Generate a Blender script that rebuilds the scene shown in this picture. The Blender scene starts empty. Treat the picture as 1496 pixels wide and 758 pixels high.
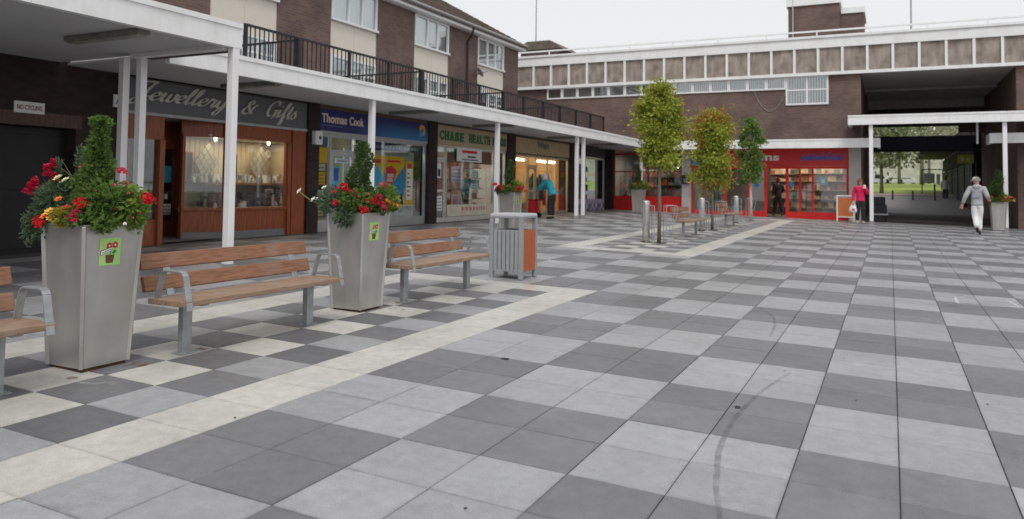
import bpy, bmesh, math, random
from mathutils import Vector, Matrix
import numpy as np
R_ = math.radians
random.seed(7)
rnd = random.random
def ru(a, b): return a + (b - a) * random.random()
SC = bpy.context.scene
COL = SC.collection

# ------------------------------------------------------------------ camera
cam_d = bpy.data.cameras.new('camera'); cam = bpy.data.objects.new('camera', cam_d); COL.objects.link(cam)
CR = [Vector((0.8967396681, 0.4423741165, 0.0127714018)), Vector((-0.4424840004, 0.8956861784, 0.0442060987)), Vector((0.0081164657, -0.0452925033, 0.9989407951))]
cam_d.sensor_width = 36.0; cam_d.lens = 1119.55 * 36.0 / 1496.0
cam_d.shift_y = -(379.0 - 223.85) / 1496.0
cam_d.clip_start = 0.05; cam_d.clip_end = 2000
cm = Matrix.Identity(4)
for i, v in enumerate((CR[0], CR[2], -CR[1])):
    for j in range(3): cm[j][i] = v[j]
cm[2][3] = 1.4918
cam.matrix_world = cm
cam_d.dof.use_dof = True; cam_d.dof.focus_distance = 5.6; cam_d.dof.aperture_fstop = 2.6
SC.camera = cam

# ------------------------------------------------------------------ world, sun, exposure
w = bpy.data.worlds.new('World'); SC.world = w; w.use_nodes = True
nt = w.node_tree; nt.nodes.clear()
out = nt.nodes.new('ShaderNodeOutputWorld'); bg = nt.nodes.new('ShaderNodeBackground')
sky = nt.nodes.new('ShaderNodeTexSky'); sky.sky_type = 'NISHITA'; sky.sun_disc = False
SUN_EL, SUN_AZ = R_(54), R_(152)
sky.sun_elevation = SUN_EL; sky.sun_rotation = SUN_AZ
hs = nt.nodes.new('ShaderNodeHueSaturation'); hs.inputs['Saturation'].default_value = 0.12
mx = nt.nodes.new('ShaderNodeMix'); mx.data_type = 'RGBA'; mx.inputs[0].default_value = 0.86
mx.inputs[7].default_value = (8.95, 9.1, 9.3, 1)            # the even grey-white of full cloud cover
nt.links.new(sky.outputs[0], hs.inputs['Color']); nt.links.new(hs.outputs[0], mx.inputs[6])
nt.links.new(mx.outputs[2], bg.inputs[0]); bg.inputs[1].default_value = 0.1
nt.links.new(bg.outputs[0], out.inputs[0])
sl = bpy.data.lights.new('sun', 'SUN'); sl.energy = 1.5; sl.angle = R_(20); sl.color = (1, 0.97, 0.93)
so = bpy.data.objects.new('sun', sl); COL.objects.link(so)
sd = Vector((math.cos(SUN_EL) * math.sin(SUN_AZ), math.cos(SUN_EL) * math.cos(SUN_AZ), math.sin(SUN_EL)))
so.rotation_euler = sd.to_track_quat('Z', 'Y').to_euler(); so.location = (10, -10, 30)
SC.view_settings.view_transform = 'Standard'; SC.view_settings.look = 'None'
SC.view_settings.exposure = 0.0; SC.view_settings.gamma = 1.0

# ------------------------------------------------------------------ materials
MATS = {}
def mat(name, col, rough=0.6, var=0.12, scale=4.0, bump=0.0, bscale=80.0, metal=0.0, spec=0.4, stretch=None, dirt=None, dscale=1.5, emit=0.0):
    if name in MATS: return MATS[name]
    m = bpy.data.materials.new(name); m.use_nodes = True; t = m.node_tree; n = t.nodes; n.clear()
    o = n.new('ShaderNodeOutputMaterial'); p = n.new('ShaderNodeBsdfPrincipled'); t.links.new(p.outputs[0], o.inputs[0])
    p.inputs['Roughness'].default_value = rough; p.inputs['Metallic'].default_value = metal
    p.inputs['Specular IOR Level'].default_value = spec
    g = n.new('ShaderNodeNewGeometry'); src = g.outputs['Position']
    if stretch:
        mp = n.new('ShaderNodeMapping'); mp.inputs['Scale'].default_value = stretch; t.links.new(src, mp.inputs[0]); src = mp.outputs[0]
    nz = n.new('ShaderNodeTexNoise'); nz.inputs['Scale'].default_value = scale; nz.inputs['Detail'].default_value = 5; t.links.new(src, nz.inputs['Vector'])
    rp = n.new('ShaderNodeValToRGB'); rp.color_ramp.elements[0].position = 0.3; rp.color_ramp.elements[1].position = 0.7
    a = [max(0, c * (1 - var)) for c in col]; b = [min(1, c * (1 + var)) for c in col]
    rp.color_ramp.elements[0].color = (*a, 1); rp.color_ramp.elements[1].color = (*b, 1)
    t.links.new(nz.outputs[0], rp.inputs[0]); cur = rp.outputs[0]
    if dirt:
        n2 = n.new('ShaderNodeTexNoise'); n2.inputs['Scale'].default_value = dscale; n2.inputs['Detail'].default_value = 6; t.links.new(g.outputs['Position'], n2.inputs['Vector'])
        r2 = n.new('ShaderNodeValToRGB'); r2.color_ramp.elements[0].position = 0.48; r2.color_ramp.elements[1].position = 0.72
        r2.color_ramp.elements[0].color = (0, 0, 0, 1); r2.color_ramp.elements[1].color = (dirt[3], dirt[3], dirt[3], 1)
        t.links.new(n2.outputs[0], r2.inputs[0])
        m2 = n.new('ShaderNodeMix'); m2.data_type = 'RGBA'; m2.inputs[7].default_value = (*dirt[:3], 1)
        t.links.new(r2.outputs[0], m2.inputs[0]); t.links.new(cur, m2.inputs[6]); cur = m2.outputs[2]
    t.links.new(cur, p.inputs['Base Color'])
    if emit:
        t.links.new(cur, p.inputs['Emission Color']); p.inputs['Emission Strength'].default_value = emit
    if bump:
        n3 = n.new('ShaderNodeTexNoise'); n3.inputs['Scale'].default_value = bscale; n3.inputs['Detail'].default_value = 4; t.links.new(src, n3.inputs['Vector'])
        bp = n.new('ShaderNodeBump'); bp.inputs['Strength'].default_value = bump; bp.inputs['Distance'].default_value = 0.01
        t.links.new(n3.outputs[0], bp.inputs['Height']); t.links.new(bp.outputs[0], p.inputs['Normal'])
    MATS[name] = m; return m

def brick_mat(name, c1, c2, mortar, scale=1.0):
    if name in MATS: return MATS[name]
    m = bpy.data.materials.new(name); m.use_nodes = True; t = m.node_tree; n = t.nodes; p = n['Principled BSDF']
    g = n.new('ShaderNodeNewGeometry'); s = n.new('ShaderNodeSeparateXYZ'); t.links.new(g.outputs['Position'], s.inputs[0])
    ad = n.new('ShaderNodeMath'); ad.operation = 'ADD'; t.links.new(s.outputs[0], ad.inputs[0]); t.links.new(s.outputs[1], ad.inputs[1])
    c = n.new('ShaderNodeCombineXYZ'); t.links.new(ad.outputs[0], c.inputs[0]); t.links.new(s.outputs[2], c.inputs[1])
    b = n.new('ShaderNodeTexBrick'); b.inputs['Scale'].default_value = scale; b.inputs['Brick Width'].default_value = 0.225; b.inputs['Row Height'].default_value = 0.075
    b.inputs['Mortar Size'].default_value = 0.008; b.inputs['Mortar Smooth'].default_value = 0.2; b.inputs['Bias'].default_value = 0.0
    b.inputs['Color1'].default_value = (*c1, 1); b.inputs['Color2'].default_value = (*c2, 1); b.inputs['Mortar'].default_value = (*mortar, 1)
    t.links.new(c.outputs[0], b.inputs['Vector'])
    nz = n.new('ShaderNodeTexNoise'); nz.inputs['Scale'].default_value = 1.1; nz.inputs['Detail'].default_value = 7; t.links.new(g.outputs['Position'], nz.inputs['Vector'])
    rp = n.new('ShaderNodeValToRGB'); rp.color_ramp.elements[0].position = 0.3; rp.color_ramp.elements[1].position = 0.75
    rp.color_ramp.elements[0].color = (0.72, 0.72, 0.74, 1); rp.color_ramp.elements[1].color = (1.2, 1.16, 1.12, 1); t.links.new(nz.outputs[0], rp.inputs[0])
    mu = n.new('ShaderNodeMix'); mu.data_type = 'RGBA'; mu.blend_type = 'MULTIPLY'; mu.inputs[0].default_value = 1
    t.links.new(b.outputs[0], mu.inputs[6]); t.links.new(rp.outputs[0], mu.inputs[7]); t.links.new(mu.outputs[2], p.inputs['Base Color'])
    bp = n.new('ShaderNodeBump'); bp.inputs['Strength'].default_value = 0.5; bp.inputs['Distance'].default_value = 0.01; bp.invert = True
    t.links.new(b.outputs['Fac'], bp.inputs['Height']); t.links.new(bp.outputs[0], p.inputs['Normal'])
    p.inputs['Roughness'].default_value = 0.85; p.inputs['Specular IOR Level'].default_value = 0.25
    MATS[name] = m; return m

def glass_mat(name, refl=0.16, tint=(0.93, 0.96, 0.95), rough=0.02):
    if name in MATS: return MATS[name]
    m = bpy.data.materials.new(name); m.use_nodes = True; t = m.node_tree; n = t.nodes; n.clear()
    o = n.new('ShaderNodeOutputMaterial'); mixs = n.new('ShaderNodeMixShader'); tr = n.new('ShaderNodeBsdfTransparent'); gl = n.new('ShaderNodeBsdfGlossy')
    tr.inputs[0].default_value = (*tint, 1); gl.inputs['Roughness'].default_value = rough; gl.inputs['Color'].default_value = (0.95, 0.97, 1, 1)
    lw = n.new('ShaderNodeLayerWeight'); lw.inputs[0].default_value = 0.25
    ma = n.new('ShaderNodeMath'); ma.operation = 'MULTIPLY_ADD'; ma.inputs[1].default_value = 0.32; ma.inputs[2].default_value = refl
    t.links.new(lw.outputs['Fresnel'], ma.inputs[0]); t.links.new(ma.outputs[0], mixs.inputs[0])
    t.links.new(tr.outputs[0], mixs.inputs[1]); t.links.new(gl.outputs[0], mixs.inputs[2]); t.links.new(mixs.outputs[0], o.inputs[0])
    MATS[name] = m; return m

def leaf_mat(name, col, var=0.35):
    if name in MATS: return MATS[name]
    m = bpy.data.materials.new(name); m.use_nodes = True; t = m.node_tree; n = t.nodes; n.clear()
    o = n.new('ShaderNodeOutputMaterial'); p = n.new('ShaderNodeBsdfPrincipled'); tl = n.new('ShaderNodeBsdfTranslucent'); mi = n.new('ShaderNodeMixShader')
    g = n.new('ShaderNodeNewGeometry'); rp = n.new('ShaderNodeValToRGB')
    nz = n.new('ShaderNodeTexNoise'); nz.inputs['Scale'].default_value = 5; t.links.new(g.outputs['Position'], nz.inputs['Vector'])
    ad = n.new('ShaderNodeMath'); ad.operation = 'MULTIPLY_ADD'; ad.inputs[1].default_value = 0.45; t.links.new(g.outputs['Random Per Island'], ad.inputs[0])
    m5 = n.new('ShaderNodeMath'); m5.operation = 'MULTIPLY'; m5.inputs[1].default_value = 0.55; t.links.new(nz.outputs[0], m5.inputs[0]); t.links.new(m5.outputs[0], ad.inputs[2])
    e = rp.color_ramp.elements
    e[0].position = 0.1; e[1].position = 0.85
    e[0].color = (*[c * (1 - var) for c in col], 1); e[1].color = (*[min(1, c * (1 + var)) for c in col], 1)
    t.links.new(ad.outputs[0], rp.inputs[0]); t.links.new(rp.outputs[0], p.inputs['Base Color']); t.links.new(rp.outputs[0], tl.inputs[0])
    p.inputs['Roughness'].default_value = 0.5; p.inputs['Specular IOR Level'].default_value = 0.35
    mi.inputs[0].default_value = 0.42; t.links.new(p.outputs[0], mi.inputs[1]); t.links.new(tl.outputs[0], mi.inputs[2]); t.links.new(mi.outputs[0], o.inputs[0])
    MATS[name] = m; return m

def slab_mat(name, col, var=0.1):
    if name in MATS: return MATS[name]
    m = bpy.data.materials.new(name); m.use_nodes = True; t = m.node_tree; n = t.nodes; p = n['Principled BSDF']
    g = n.new('ShaderNodeNewGeometry'); pos = g.outputs['Position']
    def noise(sc, det, lo, hi, pl, ph, rough=0.5):
        z = n.new('ShaderNodeTexNoise'); z.inputs['Scale'].default_value = sc; z.inputs['Detail'].default_value = det; z.inputs['Roughness'].default_value = rough
        t.links.new(pos, z.inputs['Vector'])
        r = n.new('ShaderNodeMapRange'); r.inputs[1].default_value = pl; r.inputs[2].default_value = ph; r.inputs[3].default_value = lo; r.inputs[4].default_value = hi
        t.links.new(z.outputs[0], r.inputs[0]); return r.outputs[0], z
    sp, _ = noise(230, 2, 0.78, 1.22, 0.3, 0.7)
    bl, _ = noise(1.3, 6, 0.90, 1.08, 0.3, 0.7, 0.6)
    md, _ = noise(11, 6, 0.89, 1.11, 0.3, 0.7, .6)
    # a small tone difference from slab to slab
    mp = n.new('ShaderNodeVectorMath'); mp.operation = 'MULTIPLY_ADD'; mp.inputs[1].default_value = (2, 2, 0); mp.inputs[2].default_value = (6.9408 + 60, -4.2876 + 60, 0.5)
    t.links.new(pos, mp.inputs[0])
    fl = n.new('ShaderNodeVectorMath'); fl.operation = 'FLOOR'; t.links.new(mp.outputs[0], fl.inputs[0])
    wn = n.new('ShaderNodeTexWhiteNoise'); t.links.new(fl.outputs[0], wn.inputs['Vector'])
    r = n.new('ShaderNodeMapRange'); r.inputs[3].default_value = 1 - var; r.inputs[4].default_value = 1 + var; t.links.new(wn.outputs[0], r.inputs[0])
    # dirt gathered along the slab edges, broken up by noise
    fr = n.new('ShaderNodeVectorMath'); fr.operation = 'FRACTION'; t.links.new(mp.outputs[0], fr.inputs[0]); sx = n.new('ShaderNodeSeparateXYZ'); t.links.new(fr.outputs[0], sx.inputs[0])
    dd = []
    for k in (0, 1):
        a = n.new('ShaderNodeMath'); a.operation = 'SUBTRACT'; a.inputs[1].default_value = 0.5; t.links.new(sx.outputs[k], a.inputs[0])
        b = n.new('ShaderNodeMath'); b.operation = 'ABSOLUTE'; t.links.new(a.outputs[0], b.inputs[0]); dd.append(b.outputs[0])
    mxd = n.new('ShaderNodeMath'); mxd.operation = 'MAXIMUM'; t.links.new(dd[0], mxd.inputs[0]); t.links.new(dd[1], mxd.inputs[1])
    en = n.new('ShaderNodeTexNoise'); en.inputs['Scale'].default_value = 16; en.inputs['Detail'].default_value = 5; t.links.new(pos, en.inputs['Vector'])
    eo = n.new('ShaderNodeMath'); eo.operation = 'MULTIPLY_ADD'; eo.inputs[1].default_value = 0.09; t.links.new(en.outputs[0], eo.inputs[0]); t.links.new(mxd.outputs[0], eo.inputs[2])
    er = n.new('ShaderNodeMapRange'); er.inputs[1].default_value = 0.505; er.inputs[2].default_value = 0.56; er.inputs[3].default_value = 1.0; er.inputs[4].default_value = 0.76; t.links.new(eo.outputs[0], er.inputs[0])
    cur = None
    for x in (sp, bl, md, r.outputs[0], er.outputs[0]):
        if cur is None: cur = x; continue
        k = n.new('ShaderNodeMath'); k.operation = 'MULTIPLY'; t.links.new(cur, k.inputs[0]); t.links.new(x, k.inputs[1]); cur = k.outputs[0]
    v = n.new('ShaderNodeVectorMath'); v.operation = 'SCALE'; v.inputs[0].default_value = col; t.links.new(cur, v.inputs['Scale'])
    # scattered darker stains
    sn = n.new('ShaderNodeTexNoise'); sn.inputs['Scale'].default_value = 2.6; sn.inputs['Detail'].default_value = 8; sn.inputs['Roughness'].default_value = 0.65; t.links.new(pos, sn.inputs['Vector'])
    sr = n.new('ShaderNodeMapRange'); sr.inputs[1].default_value = 0.6; sr.inputs[2].default_value = 0.8; sr.inputs[3].default_value = 0; sr.inputs[4].default_value = 0.4; t.links.new(sn.outputs[0], sr.inputs[0])
    mi = n.new('ShaderNodeMix'); mi.data_type = 'RGBA'; mi.inputs[7].default_value = (0.075, 0.072, 0.07, 1); t.links.new(sr.outputs[0], mi.inputs[0]); t.links.new(v.outputs[0], mi.inputs[6])
    t.links.new(mi.outputs[2], p.inputs['Base Color'])
    rr, _ = noise(2.2, 4, 0.30, 0.56, 0.3, 0.7); t.links.new(rr, p.inputs['Roughness'])
    p.inputs['Specular IOR Level'].default_value = 0.62
    bz = n.new('ShaderNodeTexNoise'); bz.inputs['Scale'].default_value = 190; t.links.new(pos, bz.inputs['Vector'])
    bp = n.new('ShaderNodeBump'); bp.inputs['Strength'].default_value = 0.22; bp.inputs['Distance'].default_value = 0.003; t.links.new(bz.outputs[0], bp.inputs['Height']); t.links.new(bp.outputs[0], p.inputs['Normal'])
    MATS[name] = m; return m

# ------------------------------------------------------------------ mesh builder
class MB:
    def __init__(s): s.v = []; s.f = []; s.m = []; s.i = 0
    def add(s, vs, fs):
        b = len(s.v); s.v += [tuple(x) for x in vs]; s.f += [tuple(b + k for k in f) for f in fs]; s.m += [s.i] * len(fs); return s
    def box(s, x0, x1, y0, y1, z0, z1):
        if x0 > x1: x0, x1 = x1, x0
        if y0 > y1: y0, y1 = y1, y0
        if z0 > z1: z0, z1 = z1, z0
        return s.add([(x0, y0, z0), (x1, y0, z0), (x1, y1, z0), (x0, y1, z0), (x0, y0, z1), (x1, y0, z1), (x1, y1, z1), (x0, y1, z1)],
                     [(0, 3, 2, 1), (4, 5, 6, 7), (0, 1, 5, 4), (1, 2, 6, 5), (2, 3, 7, 6), (3, 0, 4, 7)])
    def bar(s, p, q, w, h, up=(0, 0, 1)):
        p = Vector(p); q = Vector(q); d = (q - p).normalized(); u = Vector(up)
        if abs(d.dot(u)) > 0.98: u = Vector((1, 0, 0))
        r = d.cross(u).normalized(); u = r.cross(d).normalized(); a = r * w / 2; b = u * h / 2
        vs = [p - a - b, p + a - b, p + a + b, p - a + b, q - a - b, q + a - b, q + a + b, q - a + b]
        return s.add(vs, [(0, 1, 2, 3), (7, 6, 5, 4), (4, 5, 1, 0), (5, 6, 2, 1), (6, 7, 3, 2), (7, 4, 0, 3)])
    def tube(s, pts, r, n=8, cap=True):
        pts = [Vector(p) for p in pts]; rs = r if isinstance(r, (list, tuple)) else [r] * len(pts)
        b = len(s.v); prev = None
        for i, p in enumerate(pts):
            d = (pts[min(i + 1, len(pts) - 1)] - pts[max(i - 1, 0)]).normalized()
            if prev is None:
                u = Vector((0, 0, 1)) if abs(d.z) < 0.9 else Vector((1, 0, 0)); u = (u - d * u.dot(d)).normalized()
            else:
                u = (prev - d * prev.dot(d)).normalized()
            prev = u; v = d.cross(u)
            for k in range(n):
                a = 2 * math.pi * k / n; s.v.append(tuple(p + (u * math.cos(a) + v * math.sin(a)) * rs[i]))
        for i in range(len(pts) - 1):
            for k in range(n):
                s.f.append((b + i * n + k, b + i * n + (k + 1) % n, b + (i + 1) * n + (k + 1) % n, b + (i + 1) * n + k)); s.m.append(s.i)
        if cap:
            s.f.append(tuple(b + k for k in reversed(range(n)))); s.m.append(s.i)
            s.f.append(tuple(b + (len(pts) - 1) * n + k for k in range(n))); s.m.append(s.i)
        return s
    def lathe(s, prof, c=(0, 0, 0), n=16):
        b = len(s.v)
        for r, z in prof:
            for k in range(n):
                a = 2 * math.pi * k / n; s.v.append((c[0] + r * math.cos(a), c[1] + r * math.sin(a), c[2] + z))
        for i in range(len(prof) - 1):
            for k in range(n):
                s.f.append((b + i * n + k, b + i * n + (k + 1) % n, b + (i + 1) * n + (k + 1) % n, b + (i + 1) * n + k)); s.m.append(s.i)
        s.f.append(tuple(b + k for k in reversed(range(n)))); s.m.append(s.i)
        s.f.append(tuple(b + (len(prof) - 1) * n + k for k in range(n))); s.m.append(s.i)
        return s
    def ball(s, c, r, n=8, m=5, sc=(1, 1, 1)):
        prof = [(max(0.001, r * math.sin(math.pi * i / m)), -r * math.cos(math.pi * i / m)) for i in range(m + 1)]
        b0 = len(s.v); s.lathe(prof, (0, 0, 0), n)
        for k in range(b0, len(s.v)):
            x, y, z = s.v[k]; s.v[k] = (c[0] + x * sc[0], c[1] + y * sc[1], c[2] + z * sc[2])
        return s
    def prism(s, poly, fn, d0, d1):           # poly in 2-D, fn(a, b, depth) -> point
        k = len(poly); vs = [fn(a, b, d0) for a, b in poly] + [fn(a, b, d1) for a, b in poly]
        fs = [tuple(reversed(range(k))), tuple(range(k, 2 * k))] + [(i, (i + 1) % k, k + (i + 1) % k, k + i) for i in range(k)]
        return s.add(vs, fs)
    def leaf(s, c, size, d=None, nrm=None, asp=0.55):
        c = Vector(c)
        if d is None: d = Vector((ru(-1, 1), ru(-1, 1), ru(-0.8, 0.8)))
        d = Vector(d).normalized(); q = Vector((ru(-1, 1), ru(-1, 1), ru(-1, 1))) if nrm is None else Vector(nrm)
        r = d.cross(q)
        if r.length < 1e-3: r = d.cross(Vector((0.3, 0.5, 1)))
        r.normalize(); u = r.cross(d) * size * 0.12
        a = c - d * size * 0.5; b = c + d * size * 0.5
        return s.add([a, c + r * size * asp * 0.5 + u, b, c - r * size * asp * 0.5 + u], [(0, 1, 2), (0, 2, 3)])
    def mesh(s, name, mats):
        me = bpy.data.meshes.new(name); me.from_pydata(s.v, [], s.f); me.update()
        for m in (mats if isinstance(mats, (list, tuple)) else [mats]): me.materials.append(m)
        if any(s.m): me.polygons.foreach_set('material_index', s.m)
        return me
    def build(s, name, mats, parent=None, smooth=False, bevel=0, kind=None, world=True):
        if parent is not None and world:
            o = wloc(parent); s.v = [(x - o[0], y - o[1], z - o[2]) for x, y, z in s.v]
        me = s.mesh(name, mats); ob = bpy.data.objects.new(name, me); COL.objects.link(ob); ob.parent = parent
        if smooth: me.polygons.foreach_set('use_smooth', [True] * len(me.polygons))
        if bevel:
            b = ob.modifiers.new('bevel', 'BEVEL'); b.width = bevel; b.segments = 2; b.limit_method = 'ANGLE'; b.angle_limit = R_(40)
        if kind: ob['kind'] = kind
        return ob
def wloc(o):
    x = Vector((0, 0, 0))
    while o is not None: x += o.location; o = o.parent
    return x
def tag(o, label, cat, group=None):
    o['label'] = label; o['category'] = cat
    if group: o['group'] = group
    return o
def thing(name, label, cat, loc=(0, 0, 0), group=None, rz=0):
    o = bpy.data.objects.new(name, None); COL.objects.link(o); o.location = loc; o.rotation_euler = (0, 0, rz); o.empty_display_size = 0.2
    return tag(o, label, cat, group)
def dup(root, loc, label, rz=None, group=None, scale=None):
    r = root.copy(); COL.objects.link(r); r.location = loc; r['label'] = label
    if rz is not None: r.rotation_euler = (0, 0, rz)
    if group: r['group'] = group
    if scale: r.scale = (scale,) * 3
    for ch in list(root.children):
        c = ch.copy(); COL.objects.link(c); c.parent = r
        for g in ch.children:
            d = g.copy(); COL.objects.link(d); d.parent = c
    return r
def gz(x, y): return -0.0223 * x + 0.0065 * y          # the square falls gently to the right
def pbox(mb, pl, at, d0, d1, a0, a1, z0, z1):          # a box on a facade: pl 'X' faces +X, 'Y' faces -Y
    return mb.box(at + d0, at + d1, a0, a1, z0, z1) if pl == 'X' else mb.box(a0, a1, at - d1, at - d0, z0, z1)
def pfn(pl, at): return (lambda a, z, d: (at + d, a, z)) if pl == 'X' else (lambda a, z, d: (a, at - d, z))

# ------------------------------------------------------------------ flat lettering
def text_mb(mb, s, pl, at, a0, a1, z0, z1, d0=0.0, d1=0.012, bold=0.0, shear=0.0, spacing=1.0):
    cu = bpy.data.curves.new('lettering', 'FONT'); cu.body = s; cu.offset = bold; cu.shear = shear; cu.space_character = spacing; cu.resolution_u = 3; cu.fill_mode = 'FRONT'
    ob = bpy.data.objects.new('lettering', cu); COL.objects.link(ob)
    dg = bpy.context.evaluated_depsgraph_get(); me = bpy.data.meshes.new_from_object(ob.evaluated_get(dg))
    vs = [v.co.copy() for v in me.vertices]; fs = [tuple(p.vertices) for p in me.polygons]
    bpy.data.objects.remove(ob); bpy.data.curves.remove(cu); bpy.data.meshes.remove(me)
    x0 = min(v.x for v in vs); x1 = max(v.x for v in vs); y0 = min(v.y for v in vs); y1 = max(v.y for v in vs)
    fn = pfn(pl, at)
    P = [(a0 + (v.x - x0) / (x1 - x0) * (a1 - a0), z0 + (v.y - y0) / (y1 - y0) * (z1 - z0)) for v in vs]
    mb.add([fn(a, z, d1) for a, z in P], fs)
    ed = {}
    for f in fs:
        for i in range(len(f)):
            e = (f[i], f[(i + 1) % len(f)]); ed[e] = 1
    for (i, j) in list(ed):
        if (j, i) not in ed:
            mb.add([fn(*P[i], d1), fn(*P[j], d1), fn(*P[j], d0), fn(*P[i], d0)], [(0, 3, 2, 1)])
    return mb
def catmull(pts, n=7):
    P = [pts[0]] + list(pts) + [pts[-1]]; o = []
    for i in range(1, len(P) - 2):
        a, b, c, d = P[i - 1], P[i], P[i + 1], P[i + 2]
        for k in range(n):
            t = k / n; o.append(tuple(0.5 * (2 * b[j] + (c[j] - a[j]) * t + (2 * a[j] - 5 * b[j] + 4 * c[j] - d[j]) * t * t + (3 * b[j] - a[j] - 3 * c[j] + d[j]) * t ** 3) for j in (0, 1)))
    o.append(tuple(pts[-1])); return o
SK = [0]
def stroke(mb, pts, fn, sx, sz, ox, oz, slant=0.38, w=0.11, th=0.035, d0=0.0, d1=0.02, ang=0.6):
    SK[0] = (SK[0] + 1) % 7; d1 += .002 * SK[0]
    c = catmull(pts); nv = Vector((math.cos(ang), math.sin(ang))) * w
    L = []; Rr = []
    for i, (x, y) in enumerate(c):
        q = Vector(c[min(i + 1, len(c) - 1)]) - Vector(c[max(i - 1, 0)])
        if q.length < 1e-6: q = Vector((1, 0))
        q.normalize(); nn = Vector((-q.y, q.x)); k = abs(nn.dot(nv)) + th
        a = Vector((x, y)) + nn * k; b = Vector((x, y)) - nn * k
        L.append((ox + (a.x + slant * a.y) * sx, oz + a.y * sz)); Rr.append((ox + (b.x + slant * b.y) * sx, oz + b.y * sz))
    for i in range(len(L) - 1):
        d1 += .00005
        mb.add([fn(*L[i], d1), fn(*Rr[i], d1), fn(*Rr[i + 1], d1), fn(*L[i + 1], d1), fn(*L[i], d0), fn(*Rr[i], d0), fn(*Rr[i + 1], d0), fn(*L[i + 1], d0)],
               [(0, 1, 2, 3), (0, 3, 7, 4), (1, 5, 6, 2)])
SCRIPT = {
 'e': (0.82, [[(0, .42), (.5, .55), (.64, .84), (.42, 1.0), (.12, .7), (.08, .28), (.32, .0), (.62, .12), (.86, .42)]]),
 'w': (1.3, [[(0, .5), (.16, .97), (.2, .85), (.13, .22), (.34, .0), (.58, .28), (.68, .97)], [(.68, .97), (.62, .22), (.84, .0), (1.08, .3), (1.16, .88), (1.06, 1.0), (1.34, .8)]]),
 'l': (0.58, [[(0, .42), (.32, 1.15), (.46, 1.85), (.34, 2.0), (.2, 1.5), (.12, .3), (.28, .0), (.6, .42)]]),
 'r': (0.84, [[(0, .42), (.2, 1.0), (.24, 1.1), (.32, .92), (.58, .94), (.48, .3), (.6, .0), (.86, .42)]]),
 'y': (1.0, [[(0, .42), (.15, .95), (.13, .22), (.36, .0), (.62, .35), (.74, .97)], [(.74, .97), (.62, -.25), (.36, -.9), (.08, -.75), (.36, -.2), (1.0, .38)]]),
 'J': (1.25, [[(.0, 1.75), (.2, 2.1), (.75, 2.2), (1.25, 2.15)], [(1.05, 2.16), (.82, 1.2), (.62, .0), (.35, -.62), (-.05, -.55), (.05, -.1), (.6, .25), (1.2, .42)]]),
 '&': (1.5, [[(1.1, .0), (.45, 1.1), (.5, 1.65), (.76, 1.75), (.84, 1.45), (.4, .95), (.06, .5), (.16, .05), (.6, .0), (.95, .5), (1.15, 1.15), (1.4, 1.2)]]),
 'G': (1.35, [[(1.15, 1.55), (1.08, 2.0), (.68, 2.05), (.22, 1.5), (.1, .6), (.38, .05), (.85, .2), (1.08, .85)], [(1.12, .9), (1.02, .1), (.72, -.3)], [(.78, .85), (1.3, .9)]]),
 'i': (0.52, [[(0, .42), (.2, 1.0), (.12, .22), (.26, .0), (.54, .42)], [(.26, 1.42), (.3, 1.52)]]),
 'f': (0.72, [[(0, .42), (.44, 1.25), (.6, 1.9), (.44, 2.0), (.3, 1.2), (.16, -.5), (.06, -.92), (.26, -.8), (.36, .05), (.74, .42)]]),
 't': (0.56, [[(0, .42), (.3, 1.6), (.16, .3), (.3, .0), (.58, .42)], [(-.08, 1.06), (.48, 1.12)]]),
 's': (0.7, [[(0, .42), (.36, 1.05), (.38, .85), (.58, .3), (.34, .0), (.04, .14)]]),
 ' ': (0.85, [])}
def script_mb(mb, s, pl, at, a0, a1, zb, xh, **kw):
    tot = sum(SCRIPT[c][0] for c in s); sx = (a1 - a0) / (tot + 0.5); fn = pfn(pl, at); x = a0
    for c in s:
        wd, st = SCRIPT[c]
        for q in st: stroke(mb, q, fn, sx, xh, x, zb, **kw)
        x += wd * sx
    return mb
def scribble(mb, pl, at, a0, a1, z0, z1, d0, d1, n=9):   # rows of illegible print
    x = a0
    while x < a1 - 0.01:
        wd = ru(0.25, 0.8) * (z1 - z0) * 2.2; pbox(mb, pl, at, d0, d1, x, min(a1, x + wd), z0, z1); x += wd + (z1 - z0) * 0.6

# ------------------------------------------------------------------ palette
M_LIGHT = slab_mat('slab_light', (0.325, 0.326, 0.335), 0.09); M_DARK = slab_mat('slab_dark', (0.156, 0.156, 0.164), 0.14); M_CREAM = slab_mat('slab_cream', (0.53, 0.515, 0.475), 0.06)
M_JOINT = mat('joint_sand', (0.10, 0.096, 0.09), 0.9)
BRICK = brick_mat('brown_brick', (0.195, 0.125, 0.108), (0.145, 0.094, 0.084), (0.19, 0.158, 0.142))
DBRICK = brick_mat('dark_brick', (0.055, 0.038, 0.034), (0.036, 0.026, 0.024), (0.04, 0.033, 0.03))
WHITE = mat('white_paint', (0.86, 0.86, 0.855), 0.5, 0.03, 5, stretch=(3, 3, .5), dirt=(0.55, 0.52, 0.47, 0.26), dscale=2.6)
POSTW = mat('post_paint', (0.85, 0.84, 0.85), 0.4, 0.03, 3, dirt=(0.6, 0.57, 0.52, 0.3), dscale=3)
SOFF = mat('soffit_board', (0.54, 0.535, 0.53), 0.8, 0.05, 1.2)
FELT = mat('roof_felt', (0.22, 0.22, 0.22), 0.9)
CREAM = mat('cream_panel', (0.76, 0.70, 0.61), 0.7, 0.04, 1.5, dirt=(0.55, 0.5, 0.43, 0.3))
UPVC = mat('white_plastic_frame', (0.82, 0.82, 0.82), 0.35, 0.02)
BLACKM = mat('black_metal', (0.02, 0.02, 0.022), 0.45, 0.1)
GLASS = glass_mat('window_glass', 0.16); SGLASS = glass_mat('shop_glass', 0.06)
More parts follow.
